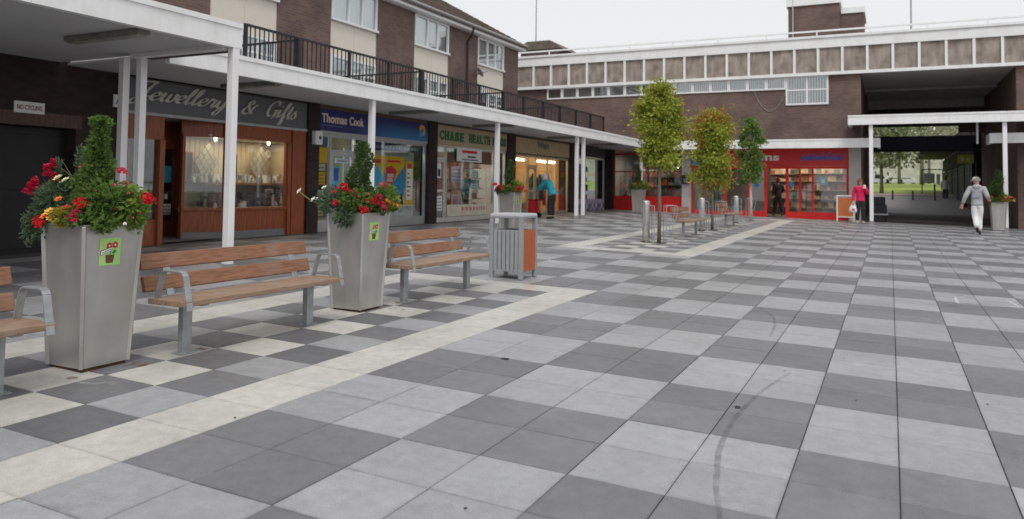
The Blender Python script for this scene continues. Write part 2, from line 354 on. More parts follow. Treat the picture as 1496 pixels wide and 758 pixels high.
CURT = mat('net_curtain', (0.62, 0.63, 0.63), 0.9, 0.12, 3, stretch=(9, 9, 0.3))
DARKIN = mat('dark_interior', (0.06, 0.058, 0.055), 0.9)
ROOFT = mat('brown_roof_tile', (0.14, 0.105, 0.09), 0.85, 0.25, 8, dirt=(0.16, 0.17, 0.1, 0.5))
CONC = mat('stained_concrete', (0.33, 0.28, 0.24), 0.9, 0.3, 1.6, bump=0.4, bscale=40, stretch=(3, 3, 0.8), dirt=(0.13, 0.1, 0.085, 0.75), dscale=2.2)
ALU = mat('grey_aluminium', (0.5, 0.51, 0.52), 0.4, 0.05, metal=0.6)
WOODB = mat('shopfront_wood', (0.27, 0.072, 0.024), 0.35, 0.3, 3, stretch=(8, 8, 0.8))
STEELP = mat('brushed_steel', (0.47, 0.455, 0.43), 0.36, 0.12, 5, metal=0.65, stretch=(1, 1, 0.25), dirt=(0.34, 0.31, 0.27, 0.5), dscale=2.5)
GALV = mat('galvanised_steel', (0.36, 0.38, 0.39), 0.5, 0.14, 14, metal=0.5, dirt=(0.25, 0.25, 0.25, 0.4), dscale=8)
TIMB = mat('bench_timber', (0.275, 0.13, 0.072), 0.6, 0.32, 6, bump=0.35, bscale=30, stretch=(14, 1.1, 14), dirt=(0.29, 0.22, 0.17, 0.6), dscale=3)
TIMT = mat('bench_seat_timber', (0.30, 0.195, 0.13), 0.65, 0.28, 6, bump=0.35, bscale=30, stretch=(14, 1.1, 14), dirt=(0.3, 0.26, 0.23, 0.7), dscale=4)
ORANGEW = mat('orange_timber', (0.42, 0.115, 0.035), 0.5, 0.25, 6, stretch=(14, 14, 0.9))
BINP = mat('bin_grey_paint', (0.30, 0.315, 0.33), 0.5, 0.08)
REDP = mat('red_paint', (0.68, 0.02, 0.018), 0.4, 0.08)
SIGNRED = mat('red_sign', (0.62, 0.028, 0.03), 0.35, 0.05)
PAPER = mat('white_paper', (0.78, 0.78, 0.76), 0.7, 0.03)
def flat(name, c, r=0.6): return mat(name, c, r, 0.05)
YEL = flat('yellow_print', (0.75, 0.48, 0.02)); BLUEP = flat('blue_print', (0.03, 0.09, 0.36)); CYAN = flat('cyan_print', (0.05, 0.42, 0.62)); REDPR = flat('red_print', (0.62, 0.03, 0.05))
INK = flat('dark_print', (0.03, 0.03, 0.035)); GRN = flat('green_print', (0.02, 0.17, 0.08)); TAN = flat('tan_board', (0.50, 0.39, 0.25)); NAVY = flat('navy_board', (0.016, 0.02, 0.12), 0.3)
GREYS = flat('grey_board', (0.135, 0.14, 0.15), 0.4); SILV = mat('silver_letters', (0.55, 0.53, 0.48), 0.45, 0.05)
TUBE = mat('lit_tube', (1.0, 0.86, 0.62), 0.5, 0.0, emit=5.0); SPOTL = mat('lit_spot', (1.0, 0.85, 0.6), 0.5, 0.0, emit=9.0)

# ------------------------------------------------------------------ ground and paving
def sheet(name, pts, m, kind='structure', parent=None):
    mb = MB(); mb.add(pts, [tuple(range(len(pts)))]); o = mb.build(name, m, parent); o['kind'] = kind; return o
GRASS = mat('park_grass', (0.25, 0.32, 0.06), 0.9, 0.25, 0.3, bump=0.6, bscale=8)
ROADM = mat('park_road', (0.21, 0.20, 0.20), 0.9, 0.1, 1)
sheet('ground', [(-260, -160, -1.6), (260, -160, -1.6), (260, 300, -1.6), (-260, 300, -1.6)], mat('far_ground', (0.13, 0.14, 0.09), 0.95))
pav = MB()
pav.add([(x, y, gz(x, y) - 0.012) for x, y in ((-26, -14), (26, -14), (26, 49), (-26, 49))], [(0, 1, 2, 3)])
pav.add([(x, y, gz(x, y) - d) for d in (0.012, 1.6) for x, y in ((-26, -14), (26, -14), (26, 49), (-26, 49))], [(0, 4, 5, 1), (1, 5, 6, 2), (2, 6, 7, 3), (3, 7, 4, 0)])
paving = pav.build('paving', M_JOINT); paving['kind'] = 'structure'
X0, Y0, TS = -3.4704, 2.1438, 0.5
def tone(i, j):
    isl = -6 <= i <= -1 and (j <= 14 or 26 <= j <= 60)
    if isl:
        if i in (-6, -1) or j in (14, 26, 60): return 2
        if (i + j) % 2: return 1
        return 0 if i in (-2, -5) else 2
    return 1 if (i // 2 + (j - 1) // 2) % 2 == 0 else 0
def project(p):
    q = Vector(p) - Vector((0, 0, 1.4918)); d = q.dot(CR[1])
    return 748 + 1119.55 * q.dot(CR[0]) / d if d > 0.1 else -1e5, 223.85 - 1119.55 * q.dot(CR[2]) / d if d > 0.1 else 1e5, d
tiles = []
for i in range(-19, 32):
    for j in range(-8, 67):
        x = X0 + (i + .5) * TS; y = Y0 + (j + .5) * TS
        if x < -12.2 or y > 35.2: continue
        px, py, d = project((x, y, gz(x, y))); vis = -60 < px < 1556 and py < 840 and d > 0.3
        tiles.append((d if vis else 500 + (abs(x) + abs(y)), i, j, x, y, vis))
tiles.sort()
def slab_mesh(nm, m):
    h = TS / 2 - 0.0021; b = 0.003; mb = MB()
    mb.add([(-h + b, -h + b, 0), (h - b, -h + b, 0), (h - b, h - b, 0), (-h + b, h - b, 0), (-h, -h, -b), (h, -h, -b), (h, h, -b), (-h, h, -b), (-h, -h, -.02), (h, -h, -.02), (h, h, -.02), (-h, h, -.02)],
           [(0, 1, 2, 3)] + [(4 + k, 4 + (k + 1) % 4, (k + 1) % 4, k) for k in range(4)] + [(8 + k, 8 + (k + 1) % 4, 4 + (k + 1) % 4, 4 + k) for k in range(4)])
    return mb.mesh(nm, m)
SM = [slab_mesh('light_slab', M_LIGHT), slab_mesh('dark_slab', M_DARK), slab_mesh('cream_slab', M_CREAM)]
for k, (d, i, j, x, y, vis) in enumerate(tiles[:300]):
    o = bpy.data.objects.new('paving_slab', SM[tone(i, j)]); COL.objects.link(o); o.parent = paving
    o.location = (x, y, gz(x, y) + ru(-0.0012, 0.0012)); o.rotation_euler = (math.atan(0.0065) + ru(-.0012, .0012), math.atan(0.0223) + ru(-.0012, .0012), ru(-.002, .002))
far = MB()
for d, i, j, x, y, vis in tiles[300:]:
    far.i = tone(i, j); h = TS / 2 - 0.003; dz = ru(-.001, .001)
    far.add([(x + a * h, y + b * h, gz(x + a * h, y + b * h) + dz) for a, b in ((-1, -1), (1, -1), (1, 1), (-1, 1))] + [(x + a * h, y + b * h, gz(x + a * h, y + b * h) - .011) for a, b in ((-1, -1), (1, -1), (1, 1), (-1, 1))],
            [(0, 1, 2, 3), (4, 5, 1, 0), (5, 6, 2, 1), (6, 7, 3, 2), (7, 4, 0, 3)])
far.build('paving_slabs', [M_LIGHT, M_DARK, M_CREAM], paving, kind='stuff')
# marks on the paving: tyre skid, white survey bracket, gum
def stain(name, col, alpha):
    m = mat(name, col, 0.7, 0.1); t = m.node_tree; n = t.nodes; o = [k for k in n if k.type == 'OUTPUT_MATERIAL'][0]; p = [k for k in n if k.type == 'BSDF_PRINCIPLED'][0]
    nz = n.new('ShaderNodeTexNoise'); nz.inputs['Scale'].default_value = 14; nz.inputs['Detail'].default_value = 6; g = n.new('ShaderNodeNewGeometry'); t.links.new(g.outputs['Position'], nz.inputs['Vector'])
    r = n.new('ShaderNodeMapRange'); r.inputs[1].default_value = 0.35; r.inputs[2].default_value = 0.65; r.inputs[3].default_value = alpha * 0.25; r.inputs[4].default_value = alpha; t.links.new(nz.outputs[0], r.inputs[0])
    t.links.new(r.outputs[0], p.inputs['Alpha']); return m
SKID = stain('tyre_rubber', (0.05, 0.05, 0.052), 0.26); CHALK = stain('white_marking', (0.75, 0.75, 0.75), 0.85); RUST = stain('rust_stain', (0.2, 0.09, 0.035), 0.55); DRY = stain('dried_spill', (0.5, 0.5, 0.5), 0.45)
def ribbon(mb, pts, wd, lift):
    c = catmull(pts, 8)
    for k in range(len(c) - 1):
        a = Vector(c[k]); b = Vector(c[k + 1]); t = (b - a).normalized(); n = Vector((-t.y, t.x)); w0 = wd * (0.6 + 0.4 * math.sin(math.pi * k / len(c))) / 2; w1 = wd * (0.6 + 0.4 * math.sin(math.pi * (k + 1) / len(c))) / 2
        q = [a + n * w0, a - n * w0, b - n * w1, b + n * w1]; mb.add([(v.x, v.y, gz(v.x, v.y) + lift) for v in q], [(0, 1, 2, 3)])
    return mb
SKIDP = [(-0.6, 3.1), (-0.69, 3.52), (-0.77, 3.84), (-0.81, 4.06), (-0.86, 4.37), (-0.89, 4.82), (-0.88, 5.27), (-0.83, 5.81), (-0.72, 6.45)]
ribbon(MB(), SKIDP, 0.034, 0.004).build('tyre_mark', SKID, paving)
ribbon(MB(), [(-1.41, 9.55), (-1.2, 9.06), (-1.1, 8.51), (-1.06, 7.84)], 0.03, 0.004).build('tyre_mark', SKID, paving)
ch = MB()
for a in ([(0.78, 12.13), (0.77, 11.8), (0.79, 11.53)], [(0.79, 11.53), (1.08, 11.55), (1.46, 11.7)], [(1.39, 12.31), (1.43, 12.0), (1.46, 11.7)], [(.72, 12.15), (.8, 12.13), (.9, 12.14)]): ribbon(ch, a, 0.04, 0.004)
ch.build('white_marking', CHALK, paving)
gum = MB()
for k in range(18):
    x = ru(-4, 3); y = ru(2.8, 12); r = ru(.004, .010); a0 = ru(0, 6)
    gum.add([(x + r * math.cos(a0 + t * 1.05), y + r * 1.2 * math.sin(a0 + t * 1.05), gz(x, y) + .004) for t in range(6)], [(0, 1, 2, 3, 4, 5)])
for x, y in ((-0.92, 5.28), (-2.8, 5.62), (-2.83, 5.62)):
    gum.add([(x + .022 * math.cos(t * 1.05), y + .03 * math.sin(t * 1.05), gz(x, y) + .0045) for t in range(6)], [(0, 1, 2, 3, 4, 5)])
gum.build('gum_spots', INK, paving, kind='stuff')
rs = MB()
for cx, cy, n_ in ((-5.05, 3.98, 9), (-4.92, 7.0, 7), (-5.06, 4.6, 5), (-5.03, 3.55, 4), (-4.97, 7.42, 4)):
    for k in range(n_):
        x = cx + random.gauss(0, .06); y = cy + random.gauss(0, .06); r = ru(.01, .04)
        rs.add([(x + r * math.cos(t * .785) * ru(.7, 1.2), y + r * math.sin(t * .785) * ru(.7, 1.2), gz(x, y) + .0042 + k * .0002) for t in range(8)], [tuple(range(8))])
rs.build('rust_stains', RUST, paving, kind='stuff')
ribbon(MB(), [(-4.98, 3.42), (-4.82, 3.44), (-4.78, 3.52), (-4.7, 3.5)], 0.05, 0.004).build('dried_spill', DRY, paving)

# ------------------------------------------------------------------ helpers for buildings
def window(par, pl, at, a0, a1, z0, z1, cols=(), rows=(), fm=None, gm=None, fw=0.06, d0=-0.02, d1=0.05, back=None, name='window', sill=True):
    fm = fm or UPVC; gm = gm or GLASS; mb = MB()
    pbox(mb, pl, at, d0, d1, a0, a1, z1 - fw, z1); pbox(mb, pl, at, d0, d1 + (0.05 if sill else 0), a0 - (.03 if sill else 0), a1 + (.03 if sill else 0), z0, z0 + fw)
    pbox(mb, pl, at, d0, d1, a0, a0 + fw, z0 + fw, z1 - fw); pbox(mb, pl, at, d0, d1, a1 - fw, a1, z0 + fw, z1 - fw)
    for c in cols: x = a0 + (a1 - a0) * c; pbox(mb, pl, at, d0 + .004, d1 - .004, x - fw * .5, x + fw * .5, z0 + fw, z1 - fw)
    for r in rows: z = z0 + (z1 - z0) * r; pbox(mb, pl, at, d0 + .008, d1 - .012, a0 + fw, a1 - fw, z - fw * .4, z + fw * .4)
    f = mb.build(name, fm, par)
    es = [a0 + fw] + [a0 + (a1 - a0) * c for c in cols] + [a1 - fw]
    for k in range(len(es) - 1):
        p = MB(); pbox(p, pl, at, d0 + .02, d0 + .026, es[k] + .004, es[k + 1] - .004, z0 + fw + .002, z1 - fw - .002); p.build('pane', gm, f)
    if back: b = MB(); pbox(b, pl, at, d0 - .10, d0 - .09, a0 + .02, a1 - .02, z0 + .02, z1 - .02); b.build('curtain', back, f)
    return f
def part(par, name, m, fn, **k): mb = MB(); fn(mb); return mb.build(name, m, par, **k)

# ------------------------------------------------------------------ the parade of shops on the left
XF = -12.3
parade = thing('shopping_parade', 'long brown brick shopping parade with dark piers under the left canopy', 'building', (-15, 18, 0.4))
for y0, y1 in ((13.93, 14.33), (19.18, 19.65), (24.4, 25.02), (30.35, 30.8), (35.0, 35.38)):
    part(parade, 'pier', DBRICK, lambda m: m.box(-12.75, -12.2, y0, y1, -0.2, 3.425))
for y in (9.05, 14.13, 19.42, 24.7, 30.57):
    part(parade, 'party_wall', mat('plaster', (0.5, 0.48, 0.44), 0.9), lambda m: m.box(-18, -12.76, y - .06, y + .06, -.2, 3.42))
part(parade, 'rear_wall', mat('rear_plaster', (0.45, 0.43, 0.4), 0.9), lambda m: m.box(-18.2, -18, -2, 36, -.2, 3.42))
part(parade, 'ceiling', mat('ceiling_board', (0.6, 0.6, 0.58), 0.9), lambda m: m.box(-18.2, -12.36, -2, 35.3, 3.43, 3.5))
part(parade, 'shop_floor', mat('shop_carpet', (0.16, 0.15, 0.14), 0.9), lambda m: m.add([(x, y, gz(x, y) + .02) for x, y in ((-18, 9.1), (-12.34, 9.1), (-12.34, 36), (-18, 36))], [(0, 1, 2, 3)]))
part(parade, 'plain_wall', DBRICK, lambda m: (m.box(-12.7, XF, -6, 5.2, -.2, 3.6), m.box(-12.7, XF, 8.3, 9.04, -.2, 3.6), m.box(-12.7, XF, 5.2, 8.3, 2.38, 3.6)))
gm_ = mat('black_door_paint', (0.012, 0.012, 0.013), 0.6)
for y0, y1 in ((5.2, 6.74), (6.76, 8.3)):
    d = part(parade, 'service_door', gm_, lambda m: [m.box(-12.62, -12.56, y0, y1, .2, 2.37)] + [m.box(-12.56, -12.545, y0 + .1, y1 - .1, a, b) for a, b in ((.4, 1.2), (1.35, 2.25))], bevel=.006)
    part(d, 'handle', ALU, lambda m: m.box(-12.545, -12.5, y1 - .2, y1 - .16, 1.15, 1.4))
part(parade, 'lintel', mat('soldier_course', (0.11, 0.07, 0.058), 0.9, .2, 20, stretch=(1, 1, .2)), lambda m: m.box(-12.4, XF + .006, 5.1, 8.4, 2.38, 2.6))
nc = tag(part(None, 'no_cycling_sign', PAPER, lambda m: pbox(m, 'X', XF, .003, .02, 7.26, 7.74, 2.57, 2.75)), 'small white sign with red NO CYCLING lettering on the dark brick wall', 'sign')
mb = MB(); text_mb(mb, 'NO CYCLING', 'X', XF, 7.3, 7.7, 2.62, 2.70, .018, .024, bold=.015); mb.build('lettering', mat('sign_red', (0.3, 0.02, 0.03), .5), nc)
al = tag(part(None, 'wall_sign', PAPER, lambda m: pbox(m, 'X', XF, .003, .025, 8.96, 9.42, 2.82, 3.04)), 'white sign with blue lettering half hidden behind the canopy post', 'sign')
mb = MB(); text_mb(mb, 'A', 'X', XF, 9.0, 9.1, 2.87, 2.98, .024, .03, bold=.02); mb.build('lettering', BLUEP, al); mb = MB(); text_mb(mb, 'l', 'X', XF, 9.115, 9.135, 2.87, 2.98, .024, .03, bold=.02); mb.build('lettering', BLUEP, al)

# flats above the parade
XW = -14.8
flats = thing('block_of_flats', 'brown brick flats with cream panels and white windows above the shops', 'building', (-18, 18, 3.5))
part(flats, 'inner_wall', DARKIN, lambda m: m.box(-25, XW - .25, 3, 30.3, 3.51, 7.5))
bays = [(8.9, 11.05), (13.26, 15.53), (17.72, 19.99), (22.14, 24.45), (26.68, 29.0)]
bricks = [(11.05, 13.26), (15.53, 17.72), (19.99, 22.14), (24.45, 26.68), (29.0, 30.4)]
bays = [(8.9, 11.05), (13.26, 15.53), (17.72, 19.99), (22.14, 24.45), (26.68, 29.0)]
for y0, y1 in bricks: part(flats, 'brick_wall', BRICK, lambda m: m.box(XW - .24, XW + .03, y0, y1, 3.51, 7.52))
part(flats, 'brick_wall', BRICK, lambda m: m.box(-25, XW - .25, 30.3, 30.4, 3.51, 7.8))
part(flats, 'brick_wall', BRICK, lambda m: m.box(XW - .24, XW + .03, 3, 8.9, 3.51, 7.52))
for n_, (y0, y1) in enumerate(bays):
    for k in range(2):
        ya = y0 + (y1 - y0) * k / 2; yb = y0 + (y1 - y0) * (k + 1) / 2
        part(flats, 'cream_panel', CREAM, lambda m: m.box(XW - .2, XW, ya + .004, yb - .004, 5.37, 6.36))
    window(flats, 'X', XW, y0 + .02, y1 - .02, 6.38, 7.5, (.36, .66), (), fw=.07, back=CURT)
    window(flats, 'X', XW, y0 + .02, y0 + (y1 - y0) * .40, 3.6, 5.35, (), (.62,), fw=.08, back=DARKIN, name='balcony_door', sill=False)
    window(flats, 'X', XW, y0 + (y1 - y0) * .42, y1 - .02, 4.35, 5.35, (.5,), (.55,), fw=.08, back=CURT)
    part(flats, 'cream_panel', CREAM, lambda m: m.box(XW - .2, XW, y0 + (y1 - y0) * .42, y1, 3.56, 4.34))
part(flats, 'fascia_board', WHITE, lambda m: m.box(XW + .28, XW + .32, 3, 30.62, 7.54, 7.76))
part(flats, 'eaves_soffit', WHITE, lambda m: m.box(XW - .1, XW + .278, 3, 30.6, 7.52, 7.56))
part(flats, 'gutter', mat('grey_gutter', (.35, .35, .35), .5), lambda m: m.tube([(XW + .37, 3, 7.74), (XW + .37, 30.6, 7.74)], .06, 8))
rf = MB()
rx = [XW + .36, -20.0, -25.4]; rz = [7.74, 10.86, 7.74]
for k in (0, 1):
    rf.add([(rx[k], 3, rz[k]), (rx[k], 30.66, rz[k]), (rx[k + 1], 30.66, rz[k + 1]), (rx[k + 1], 3, rz[k + 1]), (rx[k], 3, rz[k] - .12), (rx[k], 30.66, rz[k] - .12), (rx[k + 1], 30.66, rz[k + 1] - .12), (rx[k + 1], 3, rz[k + 1] - .12)],
           [(0, 1, 2, 3), (4, 7, 6, 5), (0, 4, 5, 1), (2, 6, 7, 3), (1, 5, 6, 2), (3, 7, 4, 0)])
roof = rf.build('roof', ROOFT, flats)
tl = MB(); n_ = 20
for k in range(n_):       # the courses of tiles, each lapping the one below
    a = k / n_; b = (k + 1) / n_; xa = rx[0] + (rx[1] - rx[0]) * a; za = rz[0] + (rz[1] - rz[0]) * a; xb = rx[0] + (rx[1] - rx[0]) * b; zb = rz[0] + (rz[1] - rz[0]) * b
    for q in range(92):
        y0 = 3.0 + q * .3; l = ru(.012, .03)
        tl.add([(xa, y0 + .005, za + .03 + l), (xa, y0 + .296, za + .03 + l), (xb, y0 + .296, zb + .012), (xb, y0 + .005, zb + .012), (xa, y0 + .005, za), (xa, y0 + .296, za)], [(0, 1, 2, 3), (4, 5, 1, 0)])
tl.build('roof_tiles', ROOFT, roof, kind='stuff')
part(roof, 'ridge_tile', mat('ridge_tile', (0.17, 0.15, 0.13), .9), lambda m: m.tube([(rx[1], 3, 10.88), (rx[1], 30.7, 10.88)], .12, 8))
part(flats, 'gable', BRICK, lambda m: m.prism([(XW - .24, 7.5), (-25, 7.5), (-20, 10.7)], lambda a, b, d: (a, d, b), 30.3, 30.39))
part(flats, 'verge_board', WHITE, lambda m: m.bar((XW + .3, 30.68, 7.68), (-20, 30.68, 10.8), .05, .2))
part(flats, 'downpipe', BLACKM, lambda m: m.tube([(XW + .36, 25.75, 7.66), (XW + .3, 25.75, 7.4), (XW + .1, 25.75, 7.15), (XW + .1, 25.75, 3.6)], .045, 8))
def dish(y, z, lab):
    t = thing('satellite_dish', lab, 'satellite dish', (XW + .03, y, z), 'satellite dishes on the flats')
    pr = [(.02 + .19 * k / 6, .07 * (k / 6) ** 2) for k in range(7)]; pr = pr + [(r, zz + .008) for r, zz in reversed(pr)]
    mb = MB(); mb.lathe(pr, (0, 0, 0), 16); rot = Matrix.Rotation(R_(62), 4, 'Y') @ Matrix.Identity(4)
    mb.v = [tuple(rot @ Vector(v) + Vector((.22, 0, 0))) for v in mb.v]; mb.build('reflector', mat('dish_grey', (.05, .05, .05), .5), t, world=False, smooth=True)
    MB().tube([(0, 0, -.1), (.12, 0, -.1), (.22, 0, 0)], .018, 6).build('bracket', BLACKM, t, world=False)
    MB().tube([(.22, 0, -.05), (.6, 0, .05)], .01, 6).build('feed_arm', BLACKM, t, world=False)
dish(26.4, 5.98, 'dark satellite dish right of the black downpipe on the flats'); dish(24.95, 5.45, 'dark satellite dish left of the black downpipe on the flats')

# ------------------------------------------------------------------ canopies
def fascia(par, pl, at, a0, a1, z0, z1, step=2.95, t=.1):
    n = max(1, round((a1 - a0) / step))
    for k in range(n):
        x = a0 + (a1 - a0) * k / n; y = a0 + (a1 - a0) * (k + 1) / n
        def fn(m, x=x, y=y): pbox(m, pl, at, -t, 0, x + .003, y - .003, z0, z1); pbox(m, pl, at, .001, .02, x + .003, y - .003, z1 - .06, z1 + .012)
        part(par, 'fascia_panel', WHITE, fn)
def post(par, x, y, top, s=.056):
    b = gz(x, y); o = part(par, 'post', POSTW, lambda m: m.box(x - s, x + s, y - s, y + s, b - .02, top), bevel=.006)
    part(o, 'foot', mat('foot_grey', (.3, .3, .3), .7), lambda m: m.box(x - s - .006, x + s + .006, y - s - .006, y + s + .006, b - .01, b + .12))
STRIP = mat('strip_light_casing', (0.2, 0.2, 0.18), .6, .2)
def strip(par, x0, x1, y, z, s=.09):
    o = part(par, 'strip_light', STRIP, lambda m: m.box(x0, x1, y - s, y + s, z - .07, z), bevel=.012)
    part(o, 'diffuser', mat('dirty_diffuser', (.30, .29, .24), .5, .3, 5), lambda m: m.box(x0 + .05, x1 - .05, y - s * .75, y + s * .75, z - .09, z - .071))
XL = -9.9
lc = thing('walkway_canopy', 'long white flat canopy in front of the row of shops on the left', 'canopy', (-11, 20, 3.4))
fascia(lc, 'X', XL, 8.14, 33.9, 3.33, 3.66)
part(lc, 'end_fascia', WHITE, lambda m: m.box(-12.28, XL - .11, 8.14, 8.24, 3.475, 3.66))
part(lc, 'soffit', SOFF, lambda m: (m.box(-12.34, XL - .1, 8.11, 33.8, 3.43, 3.47)))
part(lc, 'deck', FELT, lambda m: m.box(-15, XL - .1, 8.25, 34.9, 3.55, 3.60))
part(lc, 'ceiling_trim', mat('dark_trim', (.09, .075, .06), .8), lambda m: m.box(-12.3, -12.24, 9.05, 35, 3.37, 3.428))
for x, y in ((-10.02, 13.44), (-10.02, 19.33), (-10.02, 25.5), (-10.02, 26.15)): post(lc, x, y, 3.43)
for y in (10.92, 16.55, 21.0, 26.8, 31.5): strip(lc, -11.74, -10.3, y, 3.43)
ncn = thing('walkway_canopy', 'near canopy over the dark wall at the left edge of the square', 'canopy', (-11, 5, 3.5))
fascia(ncn, 'X', -8.36, -4, 8.1, 3.43, 3.78, 3.3)
part(ncn, 'soffit', SOFF, lambda m: m.box(-12.34, -8.46, -4, 8.0, 3.462, 3.5))
part(ncn, 'deck', FELT, lambda m: m.box(-12.7, -8.46, -4, 8.0, 3.62, 3.7))
part(ncn, 'end_beam', WHITE, lambda m: m.box(-10.44, -8.461, 8.01, 8.1, 3.42, 3.78))
part(ncn, 'end_trim', mat('dark_trim', (.09, .075, .06), .8), lambda m: m.box(-10.25, -8.5, 8.015, 8.11, 3.392, 3.419))
part(ncn, 'lip_beam', WHITE, lambda m: m.box(-10.44, -8.5, 7.86, 8.0, 3.40, 3.461))
post(ncn, -8.42, 8.0, 3.46); post(ncn, -10.36, 8.02, 3.42); post(ncn, -10.52, 7.84, 3.40)
strip(ncn, -10.05, -8.55, 6.64, 3.46); strip(ncn, -10.05, -8.55, 2.6, 3.46)
fcn = thing('walkway_canopy', 'low white canopy along the far shops with the red front', 'canopy', (-5, 34, 3.4))
fascia(fcn, 'Y', 33.8, -9.89, -0.35, 3.27, 3.63, 3.0)
part(fcn, 'end_fascia', WHITE, lambda m: m.box(-.45, -.35, 33.91, 35.0, 3.27, 3.63))
part(fcn, 'soffit', SOFF, lambda m: m.box(-12.34, -.46, 33.91, 35.42, 3.37, 3.42))
part(fcn, 'deck', FELT, lambda m: m.box(-9.89, -.46, 33.91, 35.0, 3.56, 3.59))
post(fcn, -10.2, 34.0, 3.37)
tcn = thing('walkway_canopy', 'taller white canopy across the mouth of the passage', 'canopy', (1.5, 34, 4.2))
fascia(tcn, 'Y', 33.1, -1.5, 9.0, 4.13, 4.50, 3.5)
part(tcn, 'end_fascia', WHITE, lambda m: m.box(-1.5, -1.4, 33.21, 35.0, 4.13, 4.5))
part(tcn, 'soffit', SOFF, lambda m: m.box(-1.39, 9, 33.21, 35.0, 4.28, 4.32))
part(tcn, 'deck', FELT, lambda m: m.box(-1.39, 9, 33.21, 35.0, 4.42, 4.46))
for x in (-.67, 3.79, 8.0): post(tcn, x, 33.28, 4.3, .07)
rcn = thing('walkway_canopy', 'low white canopy on the brick wall right of the passage', 'canopy', (6, 34, 3.5))
fascia(rcn, 'Y', 33.75, 3.36, 9.4, 3.38, 3.74, 3.0)
part(rcn, 'end_fascia', WHITE, lambda m: m.box(3.36, 3.46, 33.86, 35.0, 3.38, 3.74))
part(rcn, 'soffit', SOFF, lambda m: m.box(3.47, 9.4, 33.86, 35.0, 3.5, 3.55))
part(rcn, 'hanger', POSTW, lambda m: m.box(3.0, 3.07, 34.5, 34.57, 3.4, 4.27))

# ------------------------------------------------------------------ balcony railing on the long canopy
rail = thing('balcony_railing', 'black metal balcony railing along the top of the left canopy', 'railing', (-10.9, 20, 3.53))
XR = -10.9; posts = [10.64, 12.08, 13.74, 15.25, 16.69, 18.3, 19.82, 21.4, 22.9, 24.5, 26.0, 27.6, 29.2, 30.8]
thick = (12.08, 16.69, 21.4, 26.0)
for y in posts:
    s = .05 if y in thick else .03; part(rail, 'post', BLACKM, lambda m: m.box(XR - s, XR + s, y - s, y + s, 3.59, 4.48))
part(rail, 'top_rail', BLACKM, lambda m: m.box(XR - .03, XR + .03, 10.6, 30.85, 4.48, 4.52)); part(rail, 'bottom_rail', BLACKM, lambda m: m.box(XR - .02, XR + .02, 10.6, 30.85, 3.70, 3.74))
bm = MB().box(-.009, .009, -.009, .009, 3.74, 4.48).mesh('bar', BLACKM)
for k in range(len(posts) - 1):
    n_ = 12
    for q in range(1, n_):
        o = bpy.data.objects.new('bar', bm); COL.objects.link(o); o.parent = rail; o.location = (0, posts[k] + (posts[k + 1] - posts[k]) * q / n_ - 20, -3.53)
for y in thick:
    dv = part(rail, 'divider', BLACKM, lambda m: (m.box(-14.7, XR - .05, y - .02, y + .02, 4.44, 4.48), m.box(-14.7, XR - .05, y - .015, y + .015, 3.72, 3.75), [m.box(x - .008, x + .008, y - .008, y + .008, 3.75, 4.44) for x in np.arange(-14.6, XR - .1, .14)]))

# ------------------------------------------------------------------ the far block over the passage
YW = 35.1
farb = thing('far_block', 'brown brick block with a white framed concrete panel band over the passage', 'building', (-5, 38, .3))
part(farb, 'brick_wall', BRICK, lambda m: m.box(-17.6, -1.08, YW, YW + .3, 3.43, 6.46))
part(farb, 'brick_wall', BRICK, lambda m: m.box(-1.38, -1.08, YW + .3, 48, -.1, 6.46))
part(farb, 'brick_wall', BRICK, lambda m: (m.box(4.4, 14, YW, YW + .3, -.5, 6.46), m.box(4.4, 4.7, YW + .3, 48, -.5, 6.46)))
part(farb, 'brick_wall', BRICK, lambda m: (m.box(3.3, 4.39, 47.35, 47.59, 4.75, 6.4)))
part(farb, 'rear_fascia', mat('dark_fascia', (.06, .055, .05), .8), lambda m: m.box(-1.07, 4.39, 47.6, 47.9, 5.12, 6.455))
part(farb, 'soffit', mat('dark_soffit', (.62, .60, .57), .9, .08, .8), lambda m: m.box(-17.6, 14, YW + .01, 48, 6.46, 6.52))
for a_, b_, c_ in ((46.2, 46.6, 6.0), (41, 41.25, 6.35)): part(farb, 'soffit_beam', mat('soffit_beam_paint', (.45, .44, .42), .9), lambda m: m.box(-1.07, 4.39, a_, b_, c_, 6.456))
YB = 34.95
part(farb, 'band_backing', FELT, lambda m: m.box(-17.6, 14, YB + .09, YB + .2, 6.53, 8.1))
XS = [-16.1 + .955 * k for k in range(-2, 33)]
for k in range(len(XS) - 1):
    a, b = XS[k] + .05, XS[k + 1] - .05
    part(farb, 'concrete_panel', CONC, lambda m: m.box(a + .002, b - .002, YB + .03, YB + .085, 6.562, 7.598))
    part(farb, 'mullion', WHITE, lambda m: m.box(XS[k] - .05, XS[k] + .05, YB - .04, YB + .08, 6.562, 7.598))
part(farb, 'bottom_rail', WHITE, lambda m: m.box(-17.6, 14, YB - .05, YB + .085, 6.43, 6.56)); part(farb, 'roof_fascia', WHITE, lambda m: (m.box(-17.6, 14, YB - .06, YB + .085, 7.60, 8.02), m.box(-17.6, 14, YB - .12, YB + .085, 8.02, 8.12)))
part(farb, 'roof_deck', FELT, lambda m: m.box(-17.6, 14, YB + .21, 48, 7.9, 8.0))
def rr(m):
    m.box(-17.6, 14, YB + .3, YB + .36, 8.36, 8.43)
    for x in np.arange(-17.5, 14, 2.1): m.box(x - .025, x + .025, YB + .305, YB + .355, 8.0, 8.36)
part(farb, 'roof_rail', WHITE, rr)
ws = np.linspace(-15.4, -4.06, 15)
SLATM = mat('grey_blind', (.30, .31, .33), .7, .1, 3)
